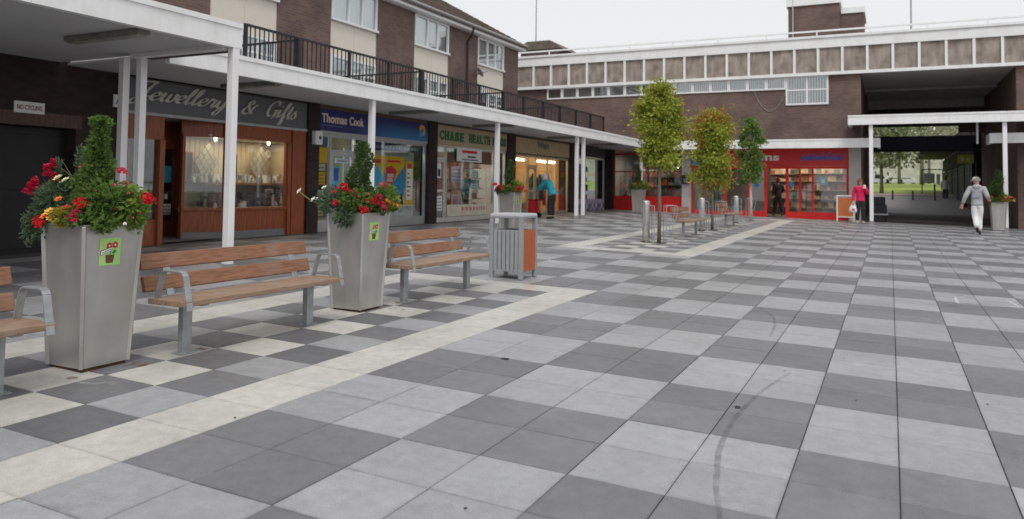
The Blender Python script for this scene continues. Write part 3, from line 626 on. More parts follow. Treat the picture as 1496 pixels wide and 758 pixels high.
for k in range(len(ws) - 1):
    f = window(farb, 'Y', YW, ws[k] + .002, ws[k + 1] - .002, 5.9, 6.455, (), (), fw=.065, d0=-.01, d1=.06, back=SLATM, sill=False)
    sb = MB()
    for q in range(7):
        x = ws[k] + .1 + (ws[k + 1] - ws[k] - .2) * (q + .5) / 7; pbox(sb, 'Y', YW, -.005, .004, x - .018, x + .018, 5.97, 6.39)
    if k not in (0, 6): sb.build('grille', mat('pale_grille', (.5, .5, .52), .6), f)
f = window(farb, 'Y', YW, -4.055, -2.33, 5.2, 6.45, (.5,), (.52,), fw=.075, d0=-.01, d1=.06, back=SLATM, sill=False)
sb = MB()
for q in range(15):
    x = -4.0 + 1.62 * (q + .5) / 15; pbox(sb, 'Y', YW, -.005, .004, x - .018, x + .018, 5.28, 6.38)
sb.build('grille', mat('pale_grille', (.5, .5, .52), .6), f)
part(farb, 'hanging_cable', mat('cable_grey', (.3, .27, .25), .7), lambda m: m.tube([(-5.4 + 1.4 * t, YW - .02, 5.88 - 1.0 * (1 - (2 * t - 1) ** 2) * .95 + .06 * t) for t in [k / 14 for k in range(15)]], .014, 6))
tw = thing('rooftop_plant_room', 'brick plant room with white cap on the far roof', 'building', (-3, 45, 8))
part(tw, 'tall_block', BRICK, lambda m: m.box(-4.95, -2.36, 44, 47.5, 8, 11.55)); part(tw, 'cap', WHITE, lambda m: m.box(-5.05, -2.3, 43.9, 47.6, 11.551, 11.95))
part(tw, 'low_block', BRICK, lambda m: m.box(-2.355, -1.22, 44.3, 47.4, 8, 11.0)); part(tw, 'cap', WHITE, lambda m: m.box(-2.29, -1.14, 44.2, 47.5, 11.001, 11.3))
part(tw, 'base_rail', WHITE, lambda m: m.box(-5.1, -1.0, 43.6, 43.7, 9.5, 9.75))
part(tw, 'pipe', ALU, lambda m: m.tube([(-4.7, 43.93, 8), (-4.7, 43.93, 12.6)], .04, 6))
hp = thing('rooftop_hut', 'low brown brick hut on the roof above the left corner', 'building', (-20, 46, 8))
part(hp, 'wall', BRICK, lambda m: m.box(-21.2, -18.7, 44, 47.5, 7, 10.2)); part(hp, 'roof', ROOFT, lambda m: m.prism([(-21.5, 10.2), (-18.3, 10.2), (-19.1, 10.75), (-20.7, 10.75)], lambda a, b, d: (a, d, b), 43.8, 47.7))
for x, y, zb, zt, lab in ((-20.14, 44, 10.7, 15.2, 'thin pole aerial above the brown roof hut at left'), (1.02, 44, 8, 13.6, 'thin pole aerial on the roof right of the plant room')):
    tag(MB().tube([(x, y, zb), (x, y, zt - 1), (x, y, zt)], [.045, .035, .02], 6).build('roof_aerial', mat('pole_grey', (.35, .36, .37), .5)), lab, 'aerial')

# ------------------------------------------------------------------ shopfronts
def fl_(x, y): return gz(x, y)
def panel(name, label, cat, pl, at, a0, a1, z0, z1, m, d0=.0, d1=.03, group=None, bevel=0):
    mb = MB(); pbox(mb, pl, at, d0, d1, a0, a1, z0, z1); o = mb.build(name, m, None, bevel=bevel); return tag(o, label, cat, group)
def poster(label, pl, at, a0, a1, z0, z1, ground, blocks=(), d0=-.04, group=None, lines=0):
    """a printed sheet: ground colour plus flat areas (u0,u1,v0,v1,material)"""
    mb = MB(); mats = [ground]; pbox(mb, pl, at, d0 - .004, d0, a0, a1, z0, z1)
    for q in blocks:
        u0, u1, v0, v1, m = q
        if m not in mats: mats.append(m)
        mb.i = mats.index(m); pbox(mb, pl, at, d0, d0 + .0012 + .0004 * blocks.index(q), a0 + (a1 - a0) * u0, a0 + (a1 - a0) * u1, z0 + (z1 - z0) * v0, z0 + (z1 - z0) * v1)
    if lines:
        if INK not in mats: mats.append(INK)
        mb.i = mats.index(INK); h = (z1 - z0) / (lines * 2 + 1)
        for k in range(lines): scribble(mb, pl, at, a0 + (a1 - a0) * .1, a1 - (a1 - a0) * .1, z0 + h * (2 * k + 1), z0 + h * (2 * k + 1.6), d0, d0 + .002)
    return tag(mb.build('poster', mats), label, 'poster', group)
def goods(name, label, x0, x1, y0, y1, z, n, cols, hmin=.05, hmax=.2, wmin=.03, wmax=.12):
    ms = [mat('goods_%s' % '_'.join('%d' % int(c * 99) for c in q), q, .5, .15) for q in cols]
    mb = MB()
    for k in range(n):
        mb.i = random.randrange(len(ms)); x = ru(x0, x1); y = ru(y0, y1); a = ru(wmin, wmax) / 2; h = ru(hmin, hmax)
        if rnd() < .5: mb.box(x - a, x + a, y - a, y + a, z, z + h)
        else: mb.lathe([(a * .7, 0), (a, h * .3), (a * .5, h * .8), (a * .6, h)], (x, y, z), 7)
    o = mb.build(name, ms); o['kind'] = 'stuff'; return tag(o, label, 'goods')
def shelves(name, label, pl, at, depth, a0, a1, zs, cols, m, n=40):
    t = thing(name, label, 'shelves', ((at, a0, zs[0]) if pl == 'X' else (a0, at, zs[0])))
    for z in zs: part(t, 'shelf', m, lambda mb: pbox(mb, pl, at, 0, depth, a0, a1, z - .03, z))
    part(t, 'back_panel', m, lambda mb: pbox(mb, pl, at, -.03, -.002, a0, a1, zs[0] - .3, zs[-1] + .35))
    ms = [mat('goods_%s' % '_'.join('%d' % int(c * 99) for c in q), q, .5, .15) for q in cols]; mb = MB()
    for z in zs:
        a = a0 + .03
        while a < a1 - .15:
            wd = ru(.06, .22); h = ru(.1, .3); mb.i = random.randrange(len(ms)); pbox(mb, pl, at, depth * .3, depth * ru(.7, .95), a, a + wd, z + .001, z + h); a += wd + ru(.0, .05)
    mb.build('stock', ms, t, kind='stuff'); return t
def shop_lamp(x, y, z, size, power, col=(1, .88, .7)):
    l = bpy.data.lights.new('shop_area_light', 'AREA'); l.shape = 'RECTANGLE'; l.size = size[0]; l.size_y = size[1]; l.energy = power; l.color = col
    o = bpy.data.objects.new('shop_area_light', l); COL.objects.link(o); o.location = (x, y, z); return o

# --- jewellery and gift shop
js = thing('jewellery_shopfront', 'polished red wood shopfront with a recessed door and lit display window', 'shopfront', (-12.5, 11.5, .35))
zf = .32
part(js, 'head_board', WOODB, lambda m: m.box(-12.5, XF + .0, 11.55, 13.92, 2.44, 2.78)); part(js, 'head_board', WOODB, lambda m: m.box(-12.5, XF, 9.1, 10.05, 2.3, 2.78))
part(js, 'head_board', WOODB, lambda m: m.prism([(-12.4, 11.55), (-12.78, 10.86), (-13.6, 11.46), (-13.6, 11.56), (-12.8, 11.0), (-12.5, 11.6)], lambda a, b, d: (a, b, d), 2.44, 2.76))
part(js, 'lobby_ceiling', mat('lobby_ceiling', (.5, .48, .42), .8), lambda m: m.box(-14, -12.52, 9.1, 11.5, 2.785, 2.82))
part(js, 'lobby_head', WOODB, lambda m: m.box(-13.75, -13.62, 9.1, 11.6, 2.35, 2.78))
part(js, 'pilaster', WOODB, lambda m: m.box(-12.42, XF + .05, 13.48, 13.92, zf, 2.78), bevel=.01)
part(js, 'pilaster', WOODB, lambda m: m.box(-12.42, XF + .03, 13.38, 13.47, zf, 2.44), bevel=.008)
part(js, 'pilaster', WOODB, lambda m: m.box(-12.42, XF + .03, 9.10, 9.22, zf, 2.3), bevel=.008)
part(js, 'pilaster', WOODB, lambda m: m.box(-12.42, XF + .03, 9.95, 10.06, zf, 2.3), bevel=.008)
pln = [(-12.36, 13.38), (-12.36, 11.6), (-12.78, 10.9), (-13.6, 11.5)]
plk = mat('grey_plinth', (.2, .2, .2), .8)
for k in range(3):
    p, q = Vector((*pln[k], 0)), Vector((*pln[k + 1], 0)); d = (q - p).normalized(); nrm = Vector((-d.y, d.x, 0)) * (1 if k < 2 else 1)
    def seg(m, z0, z1, t=.05): m.bar((p.x, p.y, (z0 + z1) / 2), (q.x, q.y, (z0 + z1) / 2), t, z1 - z0)
    part(js, 'plinth', plk, lambda m: seg(m, .25, .5, .06)); part(js, 'stall_riser', WOODB, lambda m: seg(m, .501, .93, .045), bevel=.004)
    part(js, 'sill', WOODB, lambda m: seg(m, .931, .985, .12), bevel=.006)
    part(js, 'riser_moulding', WOODB, lambda m: (seg(m, .56, .585, .06), seg(m, .85, .875, .06)))
    part(js, 'pane', SGLASS, lambda m: seg(m, .99, 2.43, .008))
for (x, y) in pln: part(js, 'corner_post', WOODB, lambda m: m.box(x - .035, x + .035, y - .035, y + .035, .4, 2.5), bevel=.005)
pl2 = [(-12.36, 9.22), (-12.36, 9.95), (-13.6, 10.3)]
for k in range(2):
    p, q = pl2[k], pl2[k + 1]
    def seg(m, z0, z1, t=.05): m.bar((*p, (z0 + z1) / 2), (*q, (z0 + z1) / 2), t, z1 - z0)
    part(js, 'stall_riser', WOODB, lambda m: seg(m, .3, .8)); part(js, 'pane', SGLASS, lambda m: seg(m, .81, 2.3, .008))
dr = part(js, 'door', WOODB, lambda m: (m.box(-13.7, -13.64, 10.98, 11.06, .4, 2.34), m.box(-13.7, -13.64, 11.4, 11.48, .4, 2.34), m.box(-13.7, -13.64, 11.06, 11.4, .4, .7), m.box(-13.7, -13.64, 11.06, 11.4, 2.2, 2.34)))
part(dr, 'pane', SGLASS, lambda m: m.box(-13.675, -13.668, 11.06, 11.4, .7, 2.2)); part(dr, 'handle', mat('brass', (.5, .35, .1), .3, metal=.8), lambda m: m.box(-13.635, -13.6, 11.0, 11.03, 1.25, 1.55))
part(js, 'door_frame', WOODB, lambda m: (m.box(-13.72, -13.63, 10.3, 10.38, .4, 2.34), m.box(-13.72, -13.63, 10.88, 10.97, .4, 2.34)))
part(js, 'pane', SGLASS, lambda m: m.box(-13.68, -13.673, 10.38, 10.88, .5, 2.34))
CRB = mat('cream_display_board', (.5, .42, .3), .8, .08, 2)
part(js, 'display_back', CRB, lambda m: (m.box(-13.36, -13.32, 11.35, 13.9, .96, 2.6), m.box(-13.318, -12.45, 13.86, 13.9, .96, 2.5), [m.box(-13.32, -13.305, y, y + .02, .99, 2.5) for y in np.arange(11.4, 13.8, .13)]))
part(js, 'display_floor', CRB, lambda m: m.prism([(-12.42, 13.84), (-12.42, 11.62), (-12.82, 10.98), (-13.3, 11.34), (-13.3, 13.84)], lambda a, b, d: (a, b, d), .95, .985))
part(js, 'display_ceiling', mat('display_ceiling', (.55, .5, .42), .8), lambda m: m.box(-13.3, -12.5, 11.3, 13.84, 2.46, 2.5))
part(js, 'display_shelf', mat('shelf_wood', (.36, .2, .07), .5), lambda m: m.box(-13.3, -12.66, 11.36, 13.84, 1.47, 1.51))
for k, y in enumerate((11.8, 13.34)):
    t = thing('necklace_display', ('left' if k == 0 else 'right') + ' diamond shaped necklace display board in the lit shop window', 'display board', (-13.0, y, 1.9), 'necklace boards in the jewellery window')
    for a in range(4):
        for b in range(4):
            cy = (a - b) * .085; cz = (a + b - 3) * .105
            pm = MB(); pm.prism([(cy - .075, cz), (cy, cz - .095), (cy + .075, cz), (cy, cz + .095)], lambda u, v, d: (-13.12 + d + .1 * v, y + u, 1.95 + v), 0, .02)
            pm.build('pad', mat('velvet_cream', (.34, .32, .25), .8), t)
    lt = tag(MB().lathe([(.022, 0), (.032, .05), (.032, .08)], (-12.8, y - .06, 2.38), 10).build('display_spotlight', SPOTL), ('left' if k == 0 else 'right') + ' warm spotlight over a necklace board in the shop window', 'spotlight', 'spotlights in the jewellery window')
shop_lamp(-12.8, 12.55, 2.44, (.4, 2.2), 20, (1, .8, .55))
goods('trinkets', 'rows of small jewellery boxes and trinkets on the upper display shelf', -13.25, -12.72, 11.45, 13.8, 1.512, 190, [(.7, .68, .62), (.4, .36, .3), (.75, .75, .72), (.2, .2, .22)], .05, .2, .03, .08)
goods('trinkets', 'crowded silver and glass gifts along the bottom of the jewellery window', -13.25, -12.5, 11.5, 13.8, .987, 190, [(.12, .12, .13), (.6, .58, .55), (.2, .12, .15), (.35, .33, .32), (.05, .06, .09), (.04, .04, .05)], .08, .34, .05, .14)
def frame_thing(lab, x, y0, y1, z0, z1, m, pic): 
    t = thing('picture_frame', lab, 'picture frame', (x, y0, z0)); part(t, 'frame', m, lambda mb: (mb.box(x, x + .02, y0, y1, z0, z0 + .03), mb.box(x, x + .02, y0, y1, z1 - .03, z1), mb.box(x, x + .02, y0, y0 + .03, z0 + .03, z1 - .03), mb.box(x, x + .02, y1 - .03, y1, z0 + .03, z1 - .03)))
    part(t, 'picture', pic, lambda mb: mb.box(x + .002, x + .01, y0 + .03, y1 - .03, z0 + .03, z1 - .03))
frame_thing('dark framed panel between the two necklace boards', -13.28, 12.5, 12.8, 1.6, 2.15, INK, mat('pic_navy', (.04, .05, .08), .4))
frame_thing('dark wood framed mirror at the left of the jewellery window', -13.2, 11.32, 11.5, 1.55, 2.15, WOODB, INK)
frame_thing('white framed wedding photo low in the jewellery window', -12.8, 13.2, 13.45, 1.08, 1.38, PAPER, mat('pic_grey', (.25, .22, .2), .5))
frame_thing('dark framed photo beside the white one low in the window', -12.8, 13.5, 13.72, 1.1, 1.4, INK, mat('pic_tan', (.4, .34, .28), .5))
frame_thing('small pale frame under the round clock in the window', -13.29, 13.62, 13.8, 1.62, 1.95, CRB, mat('pic_cream', (.6, .55, .42), .5))
ck = thing('wall_clock', 'round pale wall clock at the top right of the jewellery window', 'clock', (-13.3, 13.76, 2.2))
cm_ = MB().lathe([(.10, 0), (.12, .01), (.12, .025), (.1, .03)], (0, 0, 0), 20); cm_.v = [(z, y, x) for x, y, z in cm_.v]; cm_.build('rim', mat('clock_rim', (.35, .25, .12), .4), ck, world=False)
cf = MB().lathe([(.098, .02), (.098, .032)], (0, 0, 0), 20); cf.v = [(z, y, x) for x, y, z in cf.v]; cf.build('dial', PAPER, ck, world=False)
MB().box(.033, .036, -.004, .004, 0, .07).box(.033, .036, 0, .05, -.004, .004).build('hands', INK, ck, world=False)
poster('bright blue notice on the jewellery shop door', 'X', -13.66, 11.12, 11.34, 1.5, 1.85, CYAN, (), .03)
poster('small white opening notice low on the jewellery shop door', 'X', -13.66, 11.1, 11.36, .82, 1.05, PAPER, (), .03, lines=3)
poster('dark clock face notice under the blue one on the shop door', 'X', -13.66, 11.13, 11.33, 1.1, 1.32, INK, ((.3, .7, .25, .75, PAPER),), .03)
goods('window_gifts', 'gifts and gold ornaments in the narrow left jewellery window', -13.2, -12.5, 9.3, 10.0, .98, 40, [(.4, .3, .12), (.5, .5, .5), (.1, .1, .12), (.35, .2, .12)], .1, .5, .05, .16)
part(js, 'display_floor', CRB, lambda m: m.box(-13.3, -12.42, 9.25, 9.94, .94, .975))
sj = thing('shop_sign', 'grey fascia sign with silver script reading Jewellery & Gifts', 'sign', (XF + .05, 11.5, 3.1))
part(sj, 'board', GREYS, lambda m: m.box(XF - .1, XF + .05, 9.06, 13.92, 2.785, 3.40))
part(sj, 'trim', mat('pale_trim', (.42, .42, .41), .5), lambda m: (m.box(XF - .05, XF + .075, 9.06, 13.92, 2.73, 2.784), m.box(XF - .05, XF + .06, 9.06, 13.92, 3.401, 3.425)))
mb = MB(); script_mb(mb, 'Jewellery', 'X', XF + .05, 9.28, 11.56, 3.02, .155, d1=.03); mb.build('lettering', SILV, sj)
mb = MB(); script_mb(mb, '&', 'X', XF + .05, 11.86, 12.36, 2.98, .16, d1=.03); mb.build('lettering', SILV, sj)
mb = MB(); script_mb(mb, 'Gifts', 'X', XF + .05, 12.56, 13.62, 2.98, .17, d1=.03); mb.build('lettering', SILV, sj)

# --- travel agent
def alu_front(name, label, a0, a1, z0, z1, riser, cols, fm, doors=(), pl='X', at=XF):
    t = thing(name, label, 'shopfront', (at, a0, z0) if pl == 'X' else (a0, at, z0)); w_ = .05; es = [a0] + list(cols) + [a1]
    part(t, 'head', fm, lambda m: pbox(m, pl, at, -.09, 0, a0, a1, z1 - .07, z1))
    for k, e in enumerate(es): part(t, 'mullion', fm, lambda m: pbox(m, pl, at, -.085, -.005, e - w_ / 2 if 0 < k < len(es) - 1 else (e if k == 0 else e - w_), e + w_ / 2 if 0 < k < len(es) - 1 else (e + w_ if k == 0 else e), z0 - .15, z1 - .07))
    for k in range(len(es) - 1):
        if k in doors:
            d = part(t, 'door', fm, lambda m: (pbox(m, pl, at, -.07, -.02, es[k] + .04, es[k] + .12, z0 - .1, z1 - .45), pbox(m, pl, at, -.07, -.02, es[k + 1] - .12, es[k + 1] - .04, z0 - .1, z1 - .45), pbox(m, pl, at, -.07, -.02, es[k] + .12, es[k + 1] - .12, z0 - .1, z0 + .12), pbox(m, pl, at, -.07, -.02, es[k] + .12, es[k + 1] - .12, z1 - .53, z1 - .45), pbox(m, pl, at, -.07, -.02, es[k] + .12, es[k + 1] - .12, z0 + .9, z0 + .98)))
            part(d, 'pane', SGLASS, lambda m: pbox(m, pl, at, -.05, -.044, es[k] + .12, es[k + 1] - .12, z0 + .12, z1 - .53))
            part(t, 'transom', fm, lambda m: pbox(m, pl, at, -.08, -.01, es[k] + .026, es[k + 1] - .026, z1 - .44, z1 - .38)); part(t, 'pane', SGLASS, lambda m: pbox(m, pl, at, -.05, -.044, es[k] + .026, es[k + 1] - .026, z1 - .38, z1 - .07))
        else:
            part(t, 'stall_riser', fm, lambda m: pbox(m, pl, at, -.085, .0, es[k] + .026, es[k + 1] - .026, z0 - .25, z0 + riser))
            part(t, 'pane', SGLASS, lambda m: pbox(m, pl, at, -.05, -.044, es[k] + .026, es[k + 1] - .026, z0 + riser, z1 - .07))
    return t
tc = alu_front('travel_shopfront', 'grey aluminium shopfront of the travel agent under the dark blue sign', 14.34, 19.17, .42, 2.74, .2, (14.86, 15.82), ALU, (1,))
sg = thing('shop_sign', 'dark blue fascia sign reading Thomas Cook in pale lettering', 'sign', (XF, 16.7, 3.05))
NAVG = bpy.data.materials.new('blue_sign_print'); NAVG.use_nodes = True; t_ = NAVG.node_tree; n_ = t_.nodes; p_ = n_['Principled BSDF']; p_.inputs['Roughness'].default_value = .3
g_ = n_.new('ShaderNodeNewGeometry'); s_ = n_.new('ShaderNodeSeparateXYZ'); t_.links.new(g_.outputs['Position'], s_.inputs[0])
ry = n_.new('ShaderNodeMapRange'); ry.inputs[1].default_value = 15.6; ry.inputs[2].default_value = 17.6; t_.links.new(s_.outputs[1], ry.inputs[0]); rz_ = n_.new('ShaderNodeMapRange'); rz_.inputs[1].default_value = 3.25; rz_.inputs[2].default_value = 2.85; t_.links.new(s_.outputs[2], rz_.inputs[0])
mm = n_.new('ShaderNodeMath'); mm.operation = 'MULTIPLY'; t_.links.new(ry.outputs[0], mm.inputs[0]); t_.links.new(rz_.outputs[0], mm.inputs[1]); mxx = n_.new('ShaderNodeMix'); mxx.data_type = 'RGBA'; mxx.inputs[6].default_value = (.022, .024, .15, 1); mxx.inputs[7].default_value = (.03, .20, .42, 1); t_.links.new(mm.outputs[0], mxx.inputs[0]); t_.links.new(mxx.outputs[2], p_.inputs['Base Color'])
part(sg, 'board', NAVG, lambda m: m.box(XF - .1, XF + .06, 14.34, 19.17, 2.8, 3.33), bevel=.01)
part(sg, 'trim', mat('brown_trim', (.2, .12, .05), .6), lambda m: m.box(XF - .05, XF + .03, 14.34, 19.17, 3.332, 3.42)); part(sg, 'trim', ALU, lambda m: m.box(XF - .05, XF + .05, 14.34, 19.17, 2.742, 2.798))
TCL = mat('pale_peach_letters', (.85, .68, .55), .5, .02)
mb = MB(); text_mb(mb, 'Thomas', 'X', XF, 14.42, 15.37, 3.0, 3.22, .06, .075, bold=.02); mb.build('lettering', TCL, sg)
mb = MB(); text_mb(mb, 'Cook', 'X', XF, 15.48, 16.06, 3.0, 3.22, .06, .075, bold=.02); mb.build('lettering', TCL, sg)
mb = MB(); scribble(mb, 'X', XF, 14.45, 15.25, 2.925, 2.94, .06, .064); mb.build('strapline', mat('strapline', (.3, .32, .5), .5), sg)
mb = MB()
for k in range(7): # orange sun arc over a blue wave
    a = math.pi * (1.05 - k * .19); b = math.pi * (1.05 - (k + 1) * .19)
    mb.prism([(18.83 + .16 * math.cos(a), 3.12 + .16 * math.sin(a)), (18.83 + .16 * math.cos(b), 3.12 + .16 * math.sin(b)), (18.84 + .06 * math.cos(b), 3.1 + .06 * math.sin(b)), (18.84 + .06 * math.cos(a), 3.1 + .06 * math.sin(a))], pfn('X', XF), .061, .07)
mb.build('emblem', mat('emblem_orange', (.8, .33, .03), .5), sg)
mb = MB(); mb.prism([(18.7, 2.94), (18.84, 2.92), (18.88, 3.02), (18.8, 3.1), (18.7, 3.07)], pfn('X', XF), .061, .068); mb.build('emblem', CYAN, sg)
mb = MB(); mb.prism([(18.9, 2.96), (18.98, 3.0), (18.97, 3.1), (18.88, 3.08)], pfn('X', XF), .061, .068); mb.build('emblem', mat('emblem_peach', (.8, .5, .35), .5), sg)
panel('window_band', 'dark blue band across the top of the travel agent window', 'sign', 'X', XF, 15.86, 19.1, 2.44, 2.66, mat('deep_blue_film', (.018, .025, .12), .4), -.065, -.055)
mb = MB(); scribble(mb, 'X', XF, 16.5, 18.9, 2.5, 2.58, -.055, -.053); o = mb.build('band_print', mat('band_print', (.35, .38, .5), .5), bpy.data.objects['window_band'])
panel('window_band', 'short blue band over the notices left of the travel agent door', 'sign', 'X', XF, 14.4, 14.82, 2.42, 2.66, BLUEP, -.065, -.055)
alarm = tag(part(None, 'alarm_box', PAPER, lambda m: m.box(-12.2, -12.08, 14.05, 14.3, 2.44, 2.76), bevel=.012), 'white alarm box fixed to the dark pier beside the blue sign', 'alarm box')
part(alarm, 'grille', INK, lambda m: m.box(-12.08, -12.074, 14.17, 14.24, 2.56, 2.64))
part(tc, 'notice_backing', INK, lambda m: m.box(XF - .07, XF - .062, 14.39, 14.83, .7, 2.42))
poster('plain yellow poster at the top of the notices beside the travel door', 'X', XF, 14.41, 14.80, 2.02, 2.40, YEL, (), -.05)
poster('cream notice under the plain yellow poster', 'X', XF, 14.42, 14.73, 1.83, 2.0, mat('cream_print', (.6, .55, .38), .6), (), -.05, lines=1)
poster('yellow notice with dark print in the column of notices', 'X', XF, 14.42, 14.73, 1.5, 1.8, YEL, (), -.05, lines=3)
poster('white card with a blue picture in the column of notices', 'X', XF, 14.42, 14.71, 1.12, 1.36, PAPER, ((.15, .8, .35, .6, BLUEP),), -.05)
poster('pale notice low in the column beside the travel door', 'X', XF, 14.42, 14.7, .74, .98, mat('pale_yellow', (.68, .6, .3), .6), (), -.05, lines=2)
poster('blue and turquoise poster on the travel agent door', 'X', XF, 15.02, 15.24, 1.25, 1.95, CYAN, ((.1, .9, .5, .95, BLUEP), (.2, .8, .05, .3, REDPR)), -.035)
poster('white notice across the top of the travel agent door', 'X', XF, 15.1, 15.6, 2.04, 2.16, mat('pale_blue', (.5, .6, .7), .6), (), -.035, lines=1)
poster('turquoise leaflet right of the door glass', 'X', XF, 15.42, 15.66, 1.2, 1.55, mat('turq', (.15, .45, .42), .6), (), -.035)
def tri(o, pl, at, pts, m, d):
    k = len(o.data.materials); o.data.materials.append(m); mb = MB(); mb.prism(pts, pfn(pl, at), d, d + .001)
    me = mb.mesh('t', m); bm_ = bmesh.new(); bm_.from_mesh(o.data); n0 = len(bm_.faces); bm_.from_mesh(me); bm_.faces.ensure_lookup_table()
    for f in bm_.faces[n0:]: f.material_index = k
    bm_.to_mesh(o.data); bm_.free()
o = poster('yellow and blue holiday poster nearest the post', 'X', XF, 16.5, 17.15, .95, 2.3, YEL, (), -.05)
tri(o, 'X', XF, [(16.5, 1.3), (16.5, 1.75), (16.85, 2.05), (17.15, 1.7), (17.15, 1.3)], CYAN, -.049); tri(o, 'X', XF, [(16.55, .98), (16.55, 1.4), (16.95, 1.5), (17.1, .98)], PAPER, -.047); tri(o, 'X', XF, [(16.6, 2.1), (16.6, 2.2), (17.0, 2.2), (17.0, 2.1)], REDPR, -.046); tri(o, 'X', XF, [(16.9, 1.2), (16.9, 1.6), (17.05, 1.6), (17.05, 1.2)], mat('skin_print', (.5, .28, .18), .6), -.045)
o = poster('yellow holiday poster with a red heart and crowd', 'X', XF, 17.2, 18.12, .95, 2.3, YEL, (), -.05)
tri(o, 'X', XF, [(17.2, 1.2), (17.2, 1.85), (17.55, 1.55), (18.12, 2.05), (18.12, 1.2)], mat('sea_blue', (.03, .25, .5), .5), -.049); tri(o, 'X', XF, [(17.25, 1.75), (17.25, 2.0), (17.5, 2.05), (17.75, 1.9), (17.6, 1.6), (17.4, 1.4), (17.28, 1.5)], REDPR, -.047)
tri(o, 'X', XF, [(17.3, 1.6), (17.3, 1.7), (17.55, 1.7), (17.55, 1.6)], PAPER, -.045); tri(o, 'X', XF, [(17.3, 1.72), (17.3, 1.82), (17.6, 1.82), (17.6, 1.72)], PAPER, -.045); tri(o, 'X', XF, [(17.3, 2.13), (17.3, 2.2), (17.9, 2.2), (17.9, 2.13)], REDPR, -.045)
tri(o, 'X', XF, [(17.4, .98), (17.45, 1.3), (17.6, 1.2), (17.7, 1.38), (17.85, 1.15), (18.0, 1.3), (18.1, .98)], INK, -.044); tri(o, 'X', XF, [(17.5, 1.05), (17.5, 1.14), (17.75, 1.14), (17.75, 1.05)], PAPER, -.042)
poster('narrow white price list with a yellow border', 'X', XF, 18.2, 18.58, .95, 2.2, YEL, ((.12, .88, .12, .82, PAPER), (.2, .8, .84, .94, REDPR), (.2, .5, .7, .73, INK), (.2, .6, .6, .63, INK), (.2, .45, .5, .53, INK), (.2, .65, .4, .43, INK), (.2, .5, .3, .33, INK), (.2, .6, .2, .23, INK)), -.05)
part(tc, 'window_backing', mat('pale_backing', (.5, .56, .56), .8), lambda m: m.box(-12.75, -12.72, 15.9, 19.1, .5, 2.45))
for nm, y0, y1, sh in (('travel agent', 15.0, 16.6, (1, .95, .85)), ('health food shop', 21.2, 22.8, (1, .93, .8))):  # tubes and area lights added to brighten these two interiors
    t = thing('tube_light', 'added tube lamp to brighten the inside of the ' + nm, 'tube light', (-14, y0, 3.3)); part(t, 'tube', TUBE, lambda m: m.box(-14.05, -13.97, y0, y1, 3.25, 3.32)); part(t, 'casing', PAPER, lambda m: m.box(-14.08, -13.94, y0 - .03, y1 + .03, 3.321, 3.37)); shop_lamp(-13.6, (y0 + y1) / 2, 3.2, (1, 3), 110, sh)

# --- health food shop
hf = alu_front('health_food_shopfront', 'white painted shopfront of the health food shop under the tan sign', 19.67, 24.38, .42, 2.76, .12, (20.34, 23.5), mat('cream_frame', (.6, .58, .52), .5), (0,))
sg = thing('shop_sign', 'tan fascia sign reading CHASE HEALTH FOODS in green capitals', 'sign', (XF, 22, 3.05))
part(sg, 'board', TAN, lambda m: m.box(XF - .1, XF + .05, 19.67, 24.38, 2.77, 3.36), bevel=.008); part(sg, 'trim', mat('brown_trim', (.2, .12, .05), .6), lambda m: m.box(XF - .05, XF + .03, 19.67, 24.38, 3.361, 3.42))
SER = {'C': [], 'H': [(0, 0), (1, 0), (0, 1), (1, 1)], 'A': [(0, 0), (1, 0)], 'S': [], 'E': [(0, 0), (0, 1)], 'L': [(0, 0), (0, 1)], 'T': [(.5, 0)], 'F': [(0, 0), (0, 1)], 'O': [], 'D': [(0, 0), (0, 1)]}
def serif_word(word, a0, a1):
    wd = (a1 - a0) / len(word); mb = MB()
    for k, c in enumerate(word):
        x0 = a0 + wd * (k + .1); x1 = a0 + wd * (k + .9); text_mb(mb, c, 'X', XF, x0, x1, 2.91, 3.2, .05, .07, bold=.05)
        for u, v in SER[c]: xx = x0 + (x1 - x0) * (.16 + u * .68 if u != .5 else .5); zz = 2.91 if v == 0 else 3.18; pbox(mb, 'X', XF, .051, .0705, xx - wd * .2, xx + wd * .2, zz, zz + .022)
    mb.build('lettering', GRN, sg)
serif_word('CHASE', 19.78, 21.32); serif_word('HEALTH', 21.6, 23.1); serif_word('FOODS', 23.25, 24.3)
o = poster('white banner with red heading across the top of the health food window', 'X', XF, 20.95, 22.6, 2.3, 2.74, PAPER, ((.2, .8, .62, .82, REDPR), (.42, .75, .3, .42, INK), (.2, .85, .1, .18, INK)), .004)
panel('window_band', 'dark green band behind the white banner of the health food shop', 'sign', 'X', XF, 20.4, 23.45, 2.25, 2.68, GRN, -.07, -.06)
o = poster('cream panel with faded red lettering along the bottom of the window', 'X', XF, 20.4, 23.45, .56, .92, mat('cream_print2', (.66, .6, .48), .6), (), .006)
mb = MB(); scribble(mb, 'X', XF, 21.3, 23.0, .72, .84, .006, .008); mb.build('print', mat('faded_red', (.55, .22, .2), .6), o)
poster('pale blue notice hung in the middle of the health food window', 'X', XF, 20.75, 21.4, 1.62, 2.12, mat('pale_blue2', (.5, .58, .72), .6), (), -.06, lines=4)
poster('white sheet low in the health food window beside the dark gap', 'X', XF, 22.0, 22.5, 1.3, 1.6, PAPER, (), -.06, lines=3)
poster('white sheet higher up beside the dark gap of the health food window', 'X', XF, 22.0, 22.4, 1.72, 2.05, PAPER, (), -.06, lines=3)
poster('round pale poster at the lower left of the health food window', 'X', XF, 20.75, 21.3, .8, 1.25, mat('pale_pink', (.6, .5, .5), .6), ((.2, .8, .2, .8, mat('mauve', (.35, .28, .33), .6)),), -.06)
